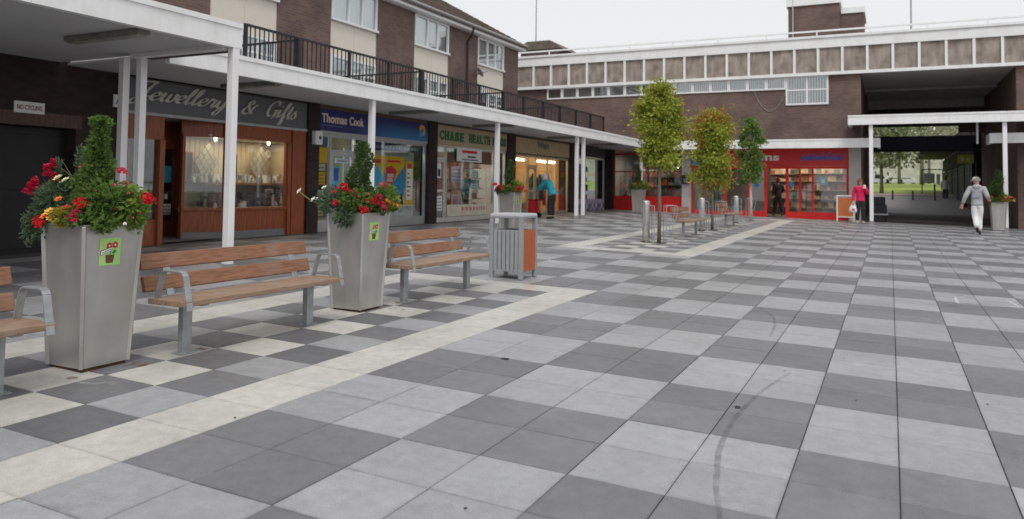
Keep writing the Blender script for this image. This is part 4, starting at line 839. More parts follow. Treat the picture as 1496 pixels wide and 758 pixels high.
poster('white poster on the upper pane of the health food door', 'X', XF, 19.85, 20.1, 1.75, 2.2, PAPER, ((.2, .8, .1, .6, INK),), -.035)
poster('notice with print on the lower pane of the health food door', 'X', XF, 19.82, 20.16, .75, 1.2, PAPER, (), -.035, lines=4)
GD = [(.6, .55, .42), (.35, .2, .12), (.15, .25, .15), (.5, .45, .4), (.25, .3, .35), (.45, .15, .12), (.7, .68, .6)]
shelves('shelf_unit', 'stocked shelves behind the health food window', 'X', -13.1, .35, 20.4, 23.45, (.75, 1.1, 1.45, 1.8, 2.15), GD, mat('shelf_wood2', (.4, .33, .24), .7))

# --- clothes shop
ws_ = alu_front('clothes_shopfront', 'cream framed shopfront of the clothes shop with a warm lit inside', 25.04, 30.33, .42, 2.72, .12, (26.3, 27.05, 28.2), mat('gold_frame', (.5, .42, .28), .4, metal=.3), (1, ))
sg = thing('shop_sign', 'plain tan fascia sign with a short dark green word', 'sign', (XF, 27.5, 3.05))
part(sg, 'board', mat('tan_board2', (.47, .36, .22), .5), lambda m: m.box(XF - .1, XF + .04, 25.04, 30.33, 2.76, 3.34), bevel=.008); part(sg, 'trim', mat('dark_trim', (.09, .075, .06), .8), lambda m: (m.box(XF - .05, XF + .05, 25.04, 30.33, 2.722, 2.758), m.box(XF - .05, XF + .03, 25.04, 30.33, 3.341, 3.42)))
mb = MB(); text_mb(mb, 'Ways', 'X', XF, 27.0, 28.15, 2.95, 3.28, .04, .055, bold=.05); mb.build('lettering', mat('grey_green', (.14, .17, .13), .6), sg)
part(parade, 'shop_lining', mat('warm_lining', (.55, .32, .12), .8), lambda m: (m.box(-16, -15.9, 24.8, 30.5, .3, 3.4), m.box(-15.89, -12.8, 24.77, 24.8, .3, 3.4), m.box(-15.89, -12.8, 30.48, 30.5, .3, 3.4)))
for y0, y1, lab in ((25.3, 26.7, 'left'), (27.9, 29.7, 'right')):
    t = thing('tube_light', lab + ' lit fluorescent tube inside the top of the clothes shop window', 'tube light', (-12.7, y0, 2.58), 'tube lights in the clothes shop'); part(t, 'tube', TUBE, lambda m: m.box(-12.72, -12.64, y0, y1, 2.5, 2.6)); part(t, 'casing', PAPER, lambda m: m.box(-12.74, -12.62, y0 - .03, y1 + .03, 2.601, 2.64))
shop_lamp(-14.0, 27.6, 3.3, (1.5, 4.5), 150, (1, .78, .5))
def garment(lab, x, y, col, z0=.95, z1=2.0):
    t = thing('dressed_mannequin', lab, 'mannequin', (x, y, .45)); c = mat('garment_%d%d%d' % tuple(int(99 * v) for v in col), col, .85, .15)
    MB().lathe([(.2, z0), (.19, z0 + .3), (.15, z0 + .5), (.2, z0 + .75), (.19, z0 + .88), (.07, z1 - .02), (.05, z1 + .06)], (x, y, 0), 12).build('coat', c, t, smooth=True)
    for s in (-1, 1): MB().tube([(x, y + s * .18, z0 + .85), (x + .03, y + s * .25, z0 + .5), (x + .06, y + s * .24, z0 + .15)], [.06, .055, .045], 8).build('sleeve', c, t, smooth=True)
    MB().tube([(x, y, .45), (x, y, z0)], .025, 6).build('stand', ALU, t); MB().lathe([(.18, .43), (.18, .45)], (x, y, 0), 12).build('base', ALU, t)
garment('mannequin in a black jacket in the clothes shop window', -12.9, 28.05, (.02, .022, .025)); garment('mannequin in a dark grey coat in the middle of the window', -12.95, 28.85, (.03, .03, .04)); garment('mannequin in a long red coat at the right of the window', -12.85, 29.35, (.32, .02, .03), .75)
GW = [(.3, .06, .04), (.5, .4, .3), (.1, .1, .1), (.2, .25, .2), (.5, .12, .1)]
goods('bric_a_brac', 'bric-a-brac and small goods low in the clothes shop window', -13.1, -12.5, 25.2, 26.9, .46, 40, GW, .1, .45, .08, .25)
shelves('shelf_unit', 'shelves of goods at the back left of the clothes shop', 'X', -14.6, .4, 25.2, 27.0, (.9, 1.3, 1.7, 2.1), GW, WOODB)

# --- last shop of the row
ls = alu_front('corner_unit_shopfront', 'grey framed shopfront with small square panels below the window', 31.0, 34.95, .42, 2.9, .55, (32.4, 33.9), ALU, ())
rt = MB()
tm = [flat('tile_white', (.6, .6, .66)), flat('tile_blue', (.16, .17, .33)), flat('tile_lilac', (.42, .38, .5))]
for a in range(16):
    for b in range(3): rt.i = 2 if b == 2 else (0 if (a * 7 + b * 3) % 5 < 2 else 1); pbox(rt, 'X', XF, .001, .012, 31.05 + a * .24, 31.05 + a * .24 + .22, .38 + b * .21, .38 + b * .21 + .19)
rt.build('riser_tiles', tm, ls, kind='stuff')
panel('shop_sign', 'dark slatted fascia over the last shop of the left row', 'sign', 'X', XF, 31.0, 34.95, 2.92, 3.40, mat('slate_board', (.05, .052, .07), .6), -.1, .03)
bo = bpy.data.objects['shop_sign.004'] if 'shop_sign.004' in bpy.data.objects else None
panel('hanging_banner', 'bright blue banner with a red edge beside the end shop', 'banner', 'X', XF, 30.86, 31.4, 2.75, 3.35, mat('banner_blue', (.03, .2, .45), .5), .05, .07)
part(bpy.data.objects['hanging_banner'], 'red_edge', REDPR, lambda m: pbox(m, 'X', XF, .048, .072, 30.8, 30.858, 2.75, 3.35))
shelves('shelf_unit', 'dim shelves behind the glass of the last shop in the row', 'X', -13.4, .35, 31.2, 34.8, (.95, 1.4, 1.85, 2.3), [(.35, .28, .18), (.2, .22, .25), (.4, .35, .2), (.1, .1, .1)], mat('shelf_wood2', (.4, .33, .24), .7))

# --- far corner shop with the red riser
YS = 35.4
part(farb, 'shop_floor', mat('shop_carpet', (.16, .15, .14), .9), lambda m: m.add([(x, y, gz(x, y) + .02) for x, y in ((-12.3, 35.4), (-1.4, 35.4), (-1.4, 41), (-12.3, 41))], [(0, 1, 2, 3)]))
part(farb, 'rear_wall', mat('rear_plaster', (.45, .43, .4), .9), lambda m: m.box(-12.3, -1.4, 41, 41.2, -.1, 3.42))
part(farb, 'party_wall', mat('plaster', (.5, .48, .44), .9), lambda m: (m.box(-8.4, -8.25, 35.7, 41, -.1, 3.4), m.box(-12.5, -12.3, 35.5, 41, -.1, 3.4)))
part(farb, 'ceiling', mat('ceiling_board', (.6, .6, .58), .9), lambda m: m.box(-12.5, -1.4, 35.45, 41, 3.4, 3.428))
GPIER = mat('grey_render', (.48, .46, .44), .8, .06)
part(farb, 'pier', GPIER, lambda m: m.box(-8.62, -8.22, 35.15, 35.6, -.1, 3.35)); part(farb, 'pier', GPIER, lambda m: m.box(-1.56, -1.1, 35.08, 35.6, -.1, 3.43))
part(farb, 'pier', DBRICK, lambda m: m.box(-12.3, -12.0, 35.2, 35.6, -.1, 3.43))
cs = thing('corner_shopfront', 'shopfront with a tall red riser in the far left corner', 'shopfront', (-10.3, YS, .4))
part(cs, 'stall_riser', REDP, lambda m: (m.box(-11.98, -10.3, YS - .04, YS + .05, .3, 1.15), m.box(-10.29, -8.63, YS - .04, YS + .05, .3, 1.15)))
REDF = mat('dark_red_frame', (.3, .03, .03), .5)
part(cs, 'frame', REDF, lambda m: (m.box(-11.98, -8.63, YS - .03, YS + .04, 3.1, 3.2), m.box(-11.98, -8.63, YS - .025, YS + .035, 2.28, 2.34), [m.box(x, x + .06, YS - .028, YS + .038, 1.151, 3.1) for x in (-11.98, -10.32, -8.7)]))
for x0, x1 in ((-11.92, -10.32), (-10.26, -8.7)): part(cs, 'pane', SGLASS, lambda m: (m.box(x0, x1, YS, YS + .006, 1.15, 2.28), m.box(x0, x1, YS, YS + .006, 2.34, 3.1)))
CG = [(.55, .12, .03), (.12, .15, .1), (.35, .3, .25), (.1, .1, .12), (.4, .05, .05), (.1, .2, .3)]
shelves('shelf_unit', 'racks of goods behind the far corner window', 'Y', 37.5, .4, -11.8, -8.8, (.9, 1.3, 1.7, 2.1), CG, mat('shelf_dark', (.15, .13, .12), .7))
goods('window_stock', 'orange and dark goods piled in the far corner window', -11.7, -8.9, 35.6, 36.2, 1.0, 50, CG, .15, .5, .1, .35)
tag(part(None, 'shop_lamp', SPOTL, lambda m: m.ball((-9.0, 35.9, 2.55), .06, 8, 5)), 'small bright spotlight in the far corner shop window', 'spotlight')
panel('window_sign', 'small pale blue window sign in the far corner shop', 'sign', 'Y', YS, -11.0, -10.6, 2.65, 2.78, mat('pale_blue2', (.5, .58, .72), .6), -.03, -.02)
wb = thing('wall_box', 'black box fixed to the grey pier between the far shops', 'wall box', (-8.42, 35.1, 2.0)); part(wb, 'case', BLACKM, lambda m: m.box(-8.58, -8.26, 35.0, 35.148, 1.75, 2.15), bevel=.01); part(wb, 'window', mat('blue_grey', (.12, .2, .26), .3), lambda m: m.box(-8.5, -8.34, 34.994, 34.999, 1.8, 1.98))

# --- far red shop
rs_ = thing('red_shopfront', 'bright red shopfront with glass doors in the far row', 'shopfront', (-5, YS, .35))
for x0, x1 in ((-8.2, -4.95), (-4.05, -1.57)): part(rs_, 'stall_riser', REDP, lambda m: m.box(x0, x1, YS - .04, YS + .05, .15, .58))
XM = (-8.2, -6.72, -5.7, -4.95, -4.05, -3.52, -3.0, -1.62)
for x in XM: part(rs_, 'mullion', REDP, lambda m: m.box(x - (.06 if x in (-4.95, -4.05, -6.72) else .04), x + (.06 if x in (-4.95, -4.05, -6.72) else .04), YS - .05, YS + .04, .581 if x not in (-4.95, -4.05) else .15, 2.45))
part(rs_, 'head', REDP, lambda m: m.box(-8.2, -1.57, YS - .045, YS + .05, 2.451, 2.56))
for k in range(len(XM) - 1):
    if k == 3: continue
    part(rs_, 'pane', SGLASS, lambda m: m.box(XM[k] + .05, XM[k + 1] - .05, YS, YS + .006, .58, 2.45))
part(rs_, 'mat_well', INK, lambda m: m.box(-4.9, -4.1, YS - .1, YS + .9, .33, .345))
sg = thing('shop_sign', 'long red fascia sign with white ins lettering and a blue script word', 'sign', (-5, YS, 2.9))
part(sg, 'board', SIGNRED, lambda m: m.box(-8.2, -1.57, YS - .12, YS + .05, 2.565, 3.34), bevel=.01)
mb = MB(); text_mb(mb, 'ins', 'Y', YS, -5.13, -4.36, 2.8, 3.12, .12, .15, bold=.03); mb.build('lettering', mat('white_letters', (.82, .8, .8), .5), sg)
BSC = mat('blue_letters', (.1, .12, .45), .5)
mb = MB(); fn = pfn('Y', YS); x = -3.5
for k in range(9):       # a blue joined-up word that cannot be read from here
    q = [(0, .4), (.25, ru(.8, 2.0)), (.15, .2), (.35, 0), (.6, ru(.5, 1.0)), (.5, .1), (.8, .4)]; stroke(mb, q, fn, .22, .15, x, 2.83, d0=.12, d1=.135, w=.16); x += .19
mb.build('lettering', BSC, sg)
panel('window_band', 'pale blue strip above the left panes of the red shop', 'sign', 'Y', YS, -8.15, -6.8, 2.6, 2.95, CYAN, .125, .135)
RG = [(.55, .45, .25), (.35, .08, .05), (.5, .4, .35), (.15, .2, .12), (.1, .1, .12), (.6, .5, .4)]
shelves('shelf_unit', 'brightly stocked shelves behind the right panes of the red shop', 'Y', 37.2, .4, -3.9, -1.7, (.75, 1.15, 1.55, 1.95, 2.3), RG, mat('shelf_wood2', (.4, .33, .24), .7))
shelves('shelf_unit', 'shelves of packets deep inside the red shop doorway', 'Y', 39.0, .4, -5.2, -4.0, (.75, 1.15, 1.55, 1.95, 2.3), RG, mat('shelf_wood2', (.4, .33, .24), .7))
shelves('shelf_unit', 'pale green glazed racks behind the left pane of the red shop', 'Y', 36.3, .3, -7.6, -6.8, (.7, 1.0, 1.3, 1.6, 1.9), [(.3, .4, .33), (.4, .45, .4), (.25, .3, .28)], mat('shelf_green', (.3, .38, .33), .6))
for k, (x, lab) in enumerate(((-3.3, 'left'), (-2.2, 'right'))):
    t = thing('tube_light', lab + ' lit strip lamp over the shelves of the red shop', 'tube light', (x, 37, 2.9)); part(t, 'tube', TUBE, lambda m: m.box(x - .4, x + .4, 36.6, 36.7, 2.85, 2.9)); part(t, 'casing', PAPER, lambda m: m.box(x - .43, x + .43, 36.58, 36.72, 2.901, 2.94))
shop_lamp(-2.9, 36.4, 3.2, (2.4, 1.2), 62, (1, .85, .62)); shop_lamp(-10.3, 37, 3.2, (2.5, 1.5), 28, (1, .85, .65)); shop_lamp(-4.6, 38, 3.2, (1, 1.5), 28, (1, .8, .6))
tag(part(None, 'door_sticker', mat('sticker_blue', (.05, .2, .55), .5), lambda m: m.prism([(-5.33 + .12 * math.cos(t * .785), 1.75 + .12 * math.sin(t * .785)) for t in range(8)], pfn('Y', YS), .01, .014)), 'round blue sticker left of the red shop doorway', 'sticker', 'blue stickers on the red shop glass')
tag(part(None, 'door_sticker', mat('sticker_blue', (.05, .2, .55), .5), lambda m: m.prism([(-3.88 + .11 * math.cos(t * .785), 1.78 + .11 * math.sin(t * .785)) for t in range(8)], pfn('Y', YS), .01, .014)), 'round blue sticker right of the red shop doorway', 'sticker', 'blue stickers on the red shop glass')
poster('blue hanging notice in the right window of the red shop', 'Y', YS, -2.75, -2.42, 1.75, 2.1, mat('blue_grey2', (.15, .35, .5), .5), ((.3, .7, .3, .7, PAPER),), -.02)
poster('red strip notice on the left pane of the red shop', 'Y', YS, -7.7, -7.0, 1.5, 1.62, REDPR, (), -.02)
part(farb, 'red_return', REDF, lambda m: m.box(-1.36, -1.07, 35.7, 36.4, -.1, 2.6))

# ------------------------------------------------------------------ benches
def make_bench(label, group):
    t = thing('bench', label, 'bench', (0, 0, 0), group); L = .95
    def pt(n, m, fn, **k): mb = MB(); fn(mb); return mb.build(n, m, t, world=False, **k)
    for s in (-1, 1):
        lg = pt('leg', GALV, lambda m: m.box(-.03, .03, s * .72 - .045, s * .72 + .045, -.02, .385), bevel=.006)
        b = MB(); b.box(-.06, .06, s * .72 - .075, s * .72 + .075, -.005, .008); b.build('base_plate', GALV, lg, world=False)
        pt('seat_bearer', GALV, lambda m: m.box(-.17, .22, s * .72 - .035, s * .72 + .035, .386, .40), bevel=.004)
        pt('back_support', GALV, lambda m: m.bar((-.16, s * .72, .40), (-.268, s * .72, .745), .07, .012, (1, 0, .3)), bevel=.003)
        ya = s * (L - .045)
        pts = [(.265, .375), (.20, .655), (-.03, .655), (-.085, .46)]
        ar = MB()
        c = [(.262, ya, .37), (.245, ya, .45), (.205, ya, .625), (.19, ya, .652), (.165, ya, .662), (-.0, ya, .662), (-.03, ya, .655), (-.048, ya, .63), (-.10, ya, .44)]
        for k in range(len(c) - 1): ar.bar(c[k], c[k + 1], .055, .012, (.3, 0, 1) if 3 <= k <= 5 else (1, 0, .3))
        ar.build('armrest', GALV, t, world=False, bevel=.002)
    for x0, x1 in ((.045, .255), (-.155, .035)): pt('seat_plank', TIMT, lambda m: m.box(x0, x1, -L, L, .401, .445), bevel=.007)
    for zc, xc in ((.545, -.218), (.715, -.268)):
        pt('back_plank', TIMB, lambda m: m.bar((xc, -L, zc), (xc, L, zc), .04, .125, (-.29, 0, 1)), bevel=.007)
    return t
bench = make_bench('timber slatted bench between the two nearest planters', 'timber benches on the square')
bench.location = (-5.05, 5.1, gz(-5.05, 5.1)); bench.rotation_euler = (0, 0, 0)
for x, y, lab in ((-5.13, 2.26, 'timber bench cut off at the left edge of the photo'), (-5.0, 8.1, 'timber bench between the second planter and the litter bin'),
                  (-4.83, 20.6, 'timber bench beside the nearest tree and bollard'), (-4.83, 26.3, 'far timber bench between the second and third bollards')):
    dup(bench, (x, y, gz(x, y)), lab)

# ------------------------------------------------------------------ planters
def make_planter(label, group, sticker=True):
    t = thing('planter', label, 'planter', (0, 0, 0), group); b, h, H = .186, .232, 1.03
    def pt(n, m, fn, par=None, **k): mb = MB(); fn(mb); return mb.build(n, m, par or t, world=False, **k)
    def wall(m, a0, a1, z0, z1, off, ax):          # a strip of one sloping side, proud by off
        out = []
        for z in (z0, z1):
            r = b + (h - b) * z / H + off
            for a in (a0, a1): out.append((r, a * (b + (h - b) * z / H), z) if ax == 0 else (a * (b + (h - b) * z / H), r, z))
        return out
    for k in range(4):
        rot = Matrix.Rotation(k * math.pi / 2, 4, 'Z')
        def side(m):
            o = wall(m, -.985, .985, .02, H, 0, 0); i = wall(m, -.985, .985, .02, H, -.012, 0); vs = [rot @ Vector(v) for v in (o[0], o[1], o[3], o[2], i[0], i[1], i[3], i[2])]
            m.add(vs, [(0, 1, 2, 3), (7, 6, 5, 4), (0, 4, 5, 1), (1, 5, 6, 2), (2, 6, 7, 3), (3, 7, 4, 0)])
        s = pt('side_panel', STEELP, side, bevel=.002)
        def edge(m):
            p = rot @ Vector((b + .0, b + .0, .02)); q = rot @ Vector((h, h, H)); m.bar(p, q, .028, .028, rot @ Vector((1, 1, 0)))
        pt('corner_strip', STEELP, edge, bevel=.004)
    pt('rim', STEELP, lambda m: (m.box(-h - .004, h + .004, h - .03, h + .004, H, H + .012), m.box(-h - .004, h + .004, -h - .004, -h + .03, H, H + .012), m.box(-h - .004, -h + .03, -h + .03, h - .03, H, H + .012), m.box(h - .03, h + .004, -h + .03, h - .03, H, H + .012)), bevel=.003)
    pt('foot', mat('rusty_foot', (.07, .035, .02), .9, .4, 12), lambda m: m.box(-b + .012, b - .012, -b + .012, b - .012, -.03, .03))
    pt('soil', mat('soil', (.03, .022, .016), .95), lambda m: m.box(-h + .02, h - .02, -h + .02, h - .02, H - .08, H - .03))
    if sticker:
        LG = flat('sticker_green', (.38, .62, .2)); SB = flat('pot_brown', (.13, .055, .025)); SR = flat('sticker_red', (.5, .03, .025)); SG = flat('sticker_leaf', (.03, .25, .08))
        def P(u, v, d=0): v = v - .045; r = b + (h - b) * v / H; return (r + d, u, v)
        def flatp(m, pts, d): m.add([P(u, v, d) for u, v in pts], [tuple(range(len(pts)))])
        mb = MB(); mats = [LG, SB, SR, SG, PAPER, INK]; u0 = -.02
        flatp(mb, [(u0 - .085, .79), (u0 + .085, .79), (u0 + .085, .985), (u0 - .085, .985)], .0014)
        mb.i = 1; flatp(mb, [(u0 - .03, .805), (u0 + .026, .805), (u0 + .036, .865), (u0 - .036, .865)], .0024)
        mb.i = 2
        for cx, cy in ((u0 - .008, .93), (u0 + .038, .935)): flatp(mb, [(cx + .026 * (1 if k % 2 else .8) * math.cos(k * .524), cy + .028 * (1 if k % 2 else .8) * math.sin(k * .524)) for k in range(12)], .0024)
        mb.i = 4
        for cx, cy in ((u0 - .008, .93), (u0 + .038, .935)): flatp(mb, [(cx + .007 * math.cos(k * 1.05), cy + .008 * math.sin(k * 1.05)) for k in range(6)], .0034)
        mb.i = 3; flatp(mb, [(u0 + .012, .875), (u0 + .03, .9), (u0 + .055, .89), (u0 + .035, .87)], .003); flatp(mb, [(u0 - .003, .865), (u0 + .004, .865), (u0 + .01, .91), (u0 + .003, .91)], .0028)
        mb.i = 1; flatp(mb, [(u0 - .078, .862), (u0 + .012, .892), (u0 + .012, .922), (u0 - .078, .897)], .0036); mb.i = 4; flatp(mb, [(u0 - .074, .867), (u0 + .008, .894), (u0 + .008, .917), (u0 - .074, .892)], .0044)
        mb.i = 5
        for k in range(6): a = u0 - .066 + k * .012; flatp(mb, [(a, .876 + k * .0042), (a + .007, .878 + k * .0042), (a + .007, .887 + k * .0042), (a, .885 + k * .0042)], .0052)
        mb.build('flower_pot_sticker', mats, t, world=False)
    return t
pl = make_planter('tall tapered steel planter nearest the camera with a green flower pot sticker', 'tapered steel planters on the square')
P1 = Vector((-5.33, 3.76, gz(-5.33, 3.76))); pl.location = P1
P2 = Vector((-5.19, 6.76, gz(-5.19, 6.76))); P3 = Vector((-9.08, 18.3, gz(-9.08, 18.3))); P4 = Vector((-9.9, 32.6, gz(-9.9, 32.6))); P5 = Vector((3.52, 33.0, gz(3.52, 33.0)))
dup(pl, P2, 'tapered steel planter between two benches in front of the dark blue shop sign')
dup(pl, P3, 'steel planter of red flowers behind the litter bin')
dup(pl, P4, 'dull steel planter in front of the red riser in the far corner')
dup(pl, P5, 'pale tapered planter at the right of the passage beside the canopy post')

# --- plants in the planters
LD = leaf_mat('leaf_dark', (.075, .125, .04)); LM = leaf_mat('leaf_mid', (.12, .205, .045)); LB = leaf_mat('leaf_bright', (.18, .28, .05)); LY = leaf_mat('leaf_yellow', (.34, .33, .05)); LS = leaf_mat('leaf_silver', (.11, .17, .09)); LO = leaf_mat('leaf_orange', (.42, .2, .04)); STEM = mat('plant_stem', (.1, .12, .04), .8); BARK = mat('bark', (.17, .155, .12), .9, .25, 12, bump=.5, bscale=30, stretch=(3, 3, .6))
PET = {n: mat('petal_' + n, c, .55, .12, 30) for n, c in dict(red=(.62, .012, .02), crimson=(.6, .015, .075), pink=(.65, .08, .13), orange=(.75, .2, .02), yellow=(.75, .45, .06), cream=(.72, .68, .4), white=(.78, .78, .74), salmon=(.75, .28, .2)).items()}
def flower_mesh(kind, m):
    mb = MB()
    if kind == 'head':        # geranium head: a dome of small florets
        for k in range(26):
            a = ru(0, 6.28); ph = ru(0, 1.5); r = .038; c = Vector((r * math.cos(a) * math.sin(ph), r * math.sin(a) * math.sin(ph), r * math.cos(ph) * .8))
            for q in range(4):
                d = (c.normalized() * .5 + Vector((ru(-1, 1), ru(-1, 1), ru(-.6, 1)))).normalized(); mb.leaf(c + d * .009, .026, d, c, .8)
    elif kind == 'spike':
        for k in range(34):
            z = k * .0022 + ru(-.008, .008); r = .032 * (1 - .6 * k / 34) * ru(.6, 1.15); a = k * 2.4; c = Vector((r * math.cos(a), r * math.sin(a), z))
            mb.leaf(c, .034, Vector((math.cos(a), math.sin(a), .4)), (0, 0, 1), .9); mb.leaf(c + Vector((0, 0, .008)), .026, Vector((math.cos(a + .5), math.sin(a + .5), .9)), None, .9)
    elif kind == 'open':
        for k in range(6):
            a = k * 1.047; mb.leaf((.02 * math.cos(a), .02 * math.sin(a), .004), .045, Vector((math.cos(a), math.sin(a), .35)), (0, 0, 1), .75)
        for k in range(5):
            a = k * 1.257 + .3; mb.leaf((.011 * math.cos(a), .011 * math.sin(a), .012), .028, Vector((math.cos(a), math.sin(a), .9)), (0, 0, 1), .75)
    elif kind == 'bell':
        for k in range(5): a = k * 1.257; mb.leaf((.008 * math.cos(a), .008 * math.sin(a), -.012), .03, Vector((math.cos(a) * .5, math.sin(a) * .5, -1)), (math.cos(a), math.sin(a), 0), .6)
    return mb.mesh('flower', m)
FM = {}
def flowers(par, items, base):
    for kind, colr, x, y, z in items:
        key = (kind, colr)
        if key not in FM: FM[key] = flower_mesh(kind, PET[colr])
        o = bpy.data.objects.new('flower', FM[key]); COL.objects.link(o); o.parent = par; o.location = (x, y, z)
        tilt = Vector((x, y, .35 + rnd() * .3)).normalized() if kind not in ('spike', 'bell') else Vector((ru(-.2, .2), ru(-.2, .2), 1)).normalized()
        q = Vector((.45, -.6, .0)) * (.55 if kind in ('head', 'open') else 0); tilt = (tilt + q).normalized()
        o.rotation_euler = tilt.to_track_quat('Z', 'Y').to_euler(); o.rotation_euler.rotate_axis('Z', ru(0, 6)); s = ru(.9, 1.25); s *= .86; o.scale = (s, s, s)
def bedding(label, base, clumps, items, n_scale=1.0, k_=1.0):
    """clumps: (x, y, z, rx, ry, rz, n, leafsize, material, droop, aspect)"""
    clumps = [(c[0] * k_, c[1] * k_, c[2], c[3] * k_, c[4] * k_, *c[5:]) for c in clumps]; items = [(q[0], q[1], q[2] * k_, q[3] * k_, q[4]) for q in items]
    t = thing('bedding_plants', label, 'plants', base, 'bedding plants in the planters'); st = MB(); byM = {}
    for (x, y, z, rx, ry, rz, n, ls, m, droop, asp) in clumps:
        mb = byM.setdefault(m.name, (MB(), m))[0]
        for k in range(int(n * n_scale)):
            v = Vector((random.gauss(0, 1), random.gauss(0, 1), random.gauss(0, 1))).normalized() * (rnd() ** .45)
            p = Vector((x + v.x * rx, y + v.y * ry, z + v.z * rz)); d = Vector((v.x, v.y, v.z * .6 + .25 - droop)) + Vector((ru(-.6, .6), ru(-.6, .6), ru(-.6, .6)))
            mb.leaf(p, ls * ru(.65, 1.3), d, None, asp)
        for k in range(max(3, n // 70)):
            v = Vector((ru(-1, 1) * rx * .8, ru(-1, 1) * ry * .8, ru(.0, .9) * rz)); st.tube([(x * .4, y * .4, .98), (x * .7 + v.x * .5, y * .7 + v.y * .5, z), (x + v.x, y + v.y, z + v.z)], [.006, .004, .002], 4, False)
    st.build('stems', STEM, t, world=False, kind='stuff')
    for mb, m in byM.values(): mb.build('foliage', m, t, world=False, kind='stuff')
    flowers(t, items, base); return t
def topiary(label, base, prof, n, ls, spiral=0, m=None, lean=(0, 0), amp=None):
    t = thing('topiary_shrub', label, 'shrub', base, 'clipped shrubs in the planters'); z0 = prof[0][1]; z1 = prof[-1][1]
    MB().tube([(0, 0, .9), (lean[0] * .5, lean[1] * .5, (z0 + z1) / 2), (lean[0], lean[1], z1)], [.018, .014, .005], 6).build('stem', BARK, t, world=False)
    mb = MB(); mb2 = MB()
    def rad(z):
        for k in range(len(prof) - 1):
            if prof[k][1] <= z <= prof[k + 1][1]: f = (z - prof[k][1]) / (prof[k + 1][1] - prof[k][1]); return prof[k][0] + (prof[k + 1][0] - prof[k][0]) * f
        return prof[-1][0]
    for k in range(n):
        z = ru(z0, z1); r = rad(z); a = ru(0, 6.283); f = (z - z0) / (z1 - z0)
        if spiral: r *= (.78 + .30 * math.cos(a - f * spiral * 6.283)) if amp is None else (1 - amp + amp * math.cos(a - f * spiral * 6.283))
        rr_ = r * (1 - .55 * rnd() ** 2.2) + random.gauss(0, .012); p = Vector((lean[0] * f + rr_ * math.cos(a), lean[1] * f + rr_ * math.sin(a), z))
        (mb if rnd() < .72 else mb2).leaf(p, ls * ru(.6, 1.35), Vector((math.cos(a), math.sin(a), ru(-.3, 1.0))) + Vector((ru(-.6, .6), ru(-.6, .6), ru(-.4, .4))), None, .6)
    mb.build('foliage', m or LD, t, world=False, kind='stuff'); mb2.build('foliage', LM, t, world=False, kind='stuff'); return t
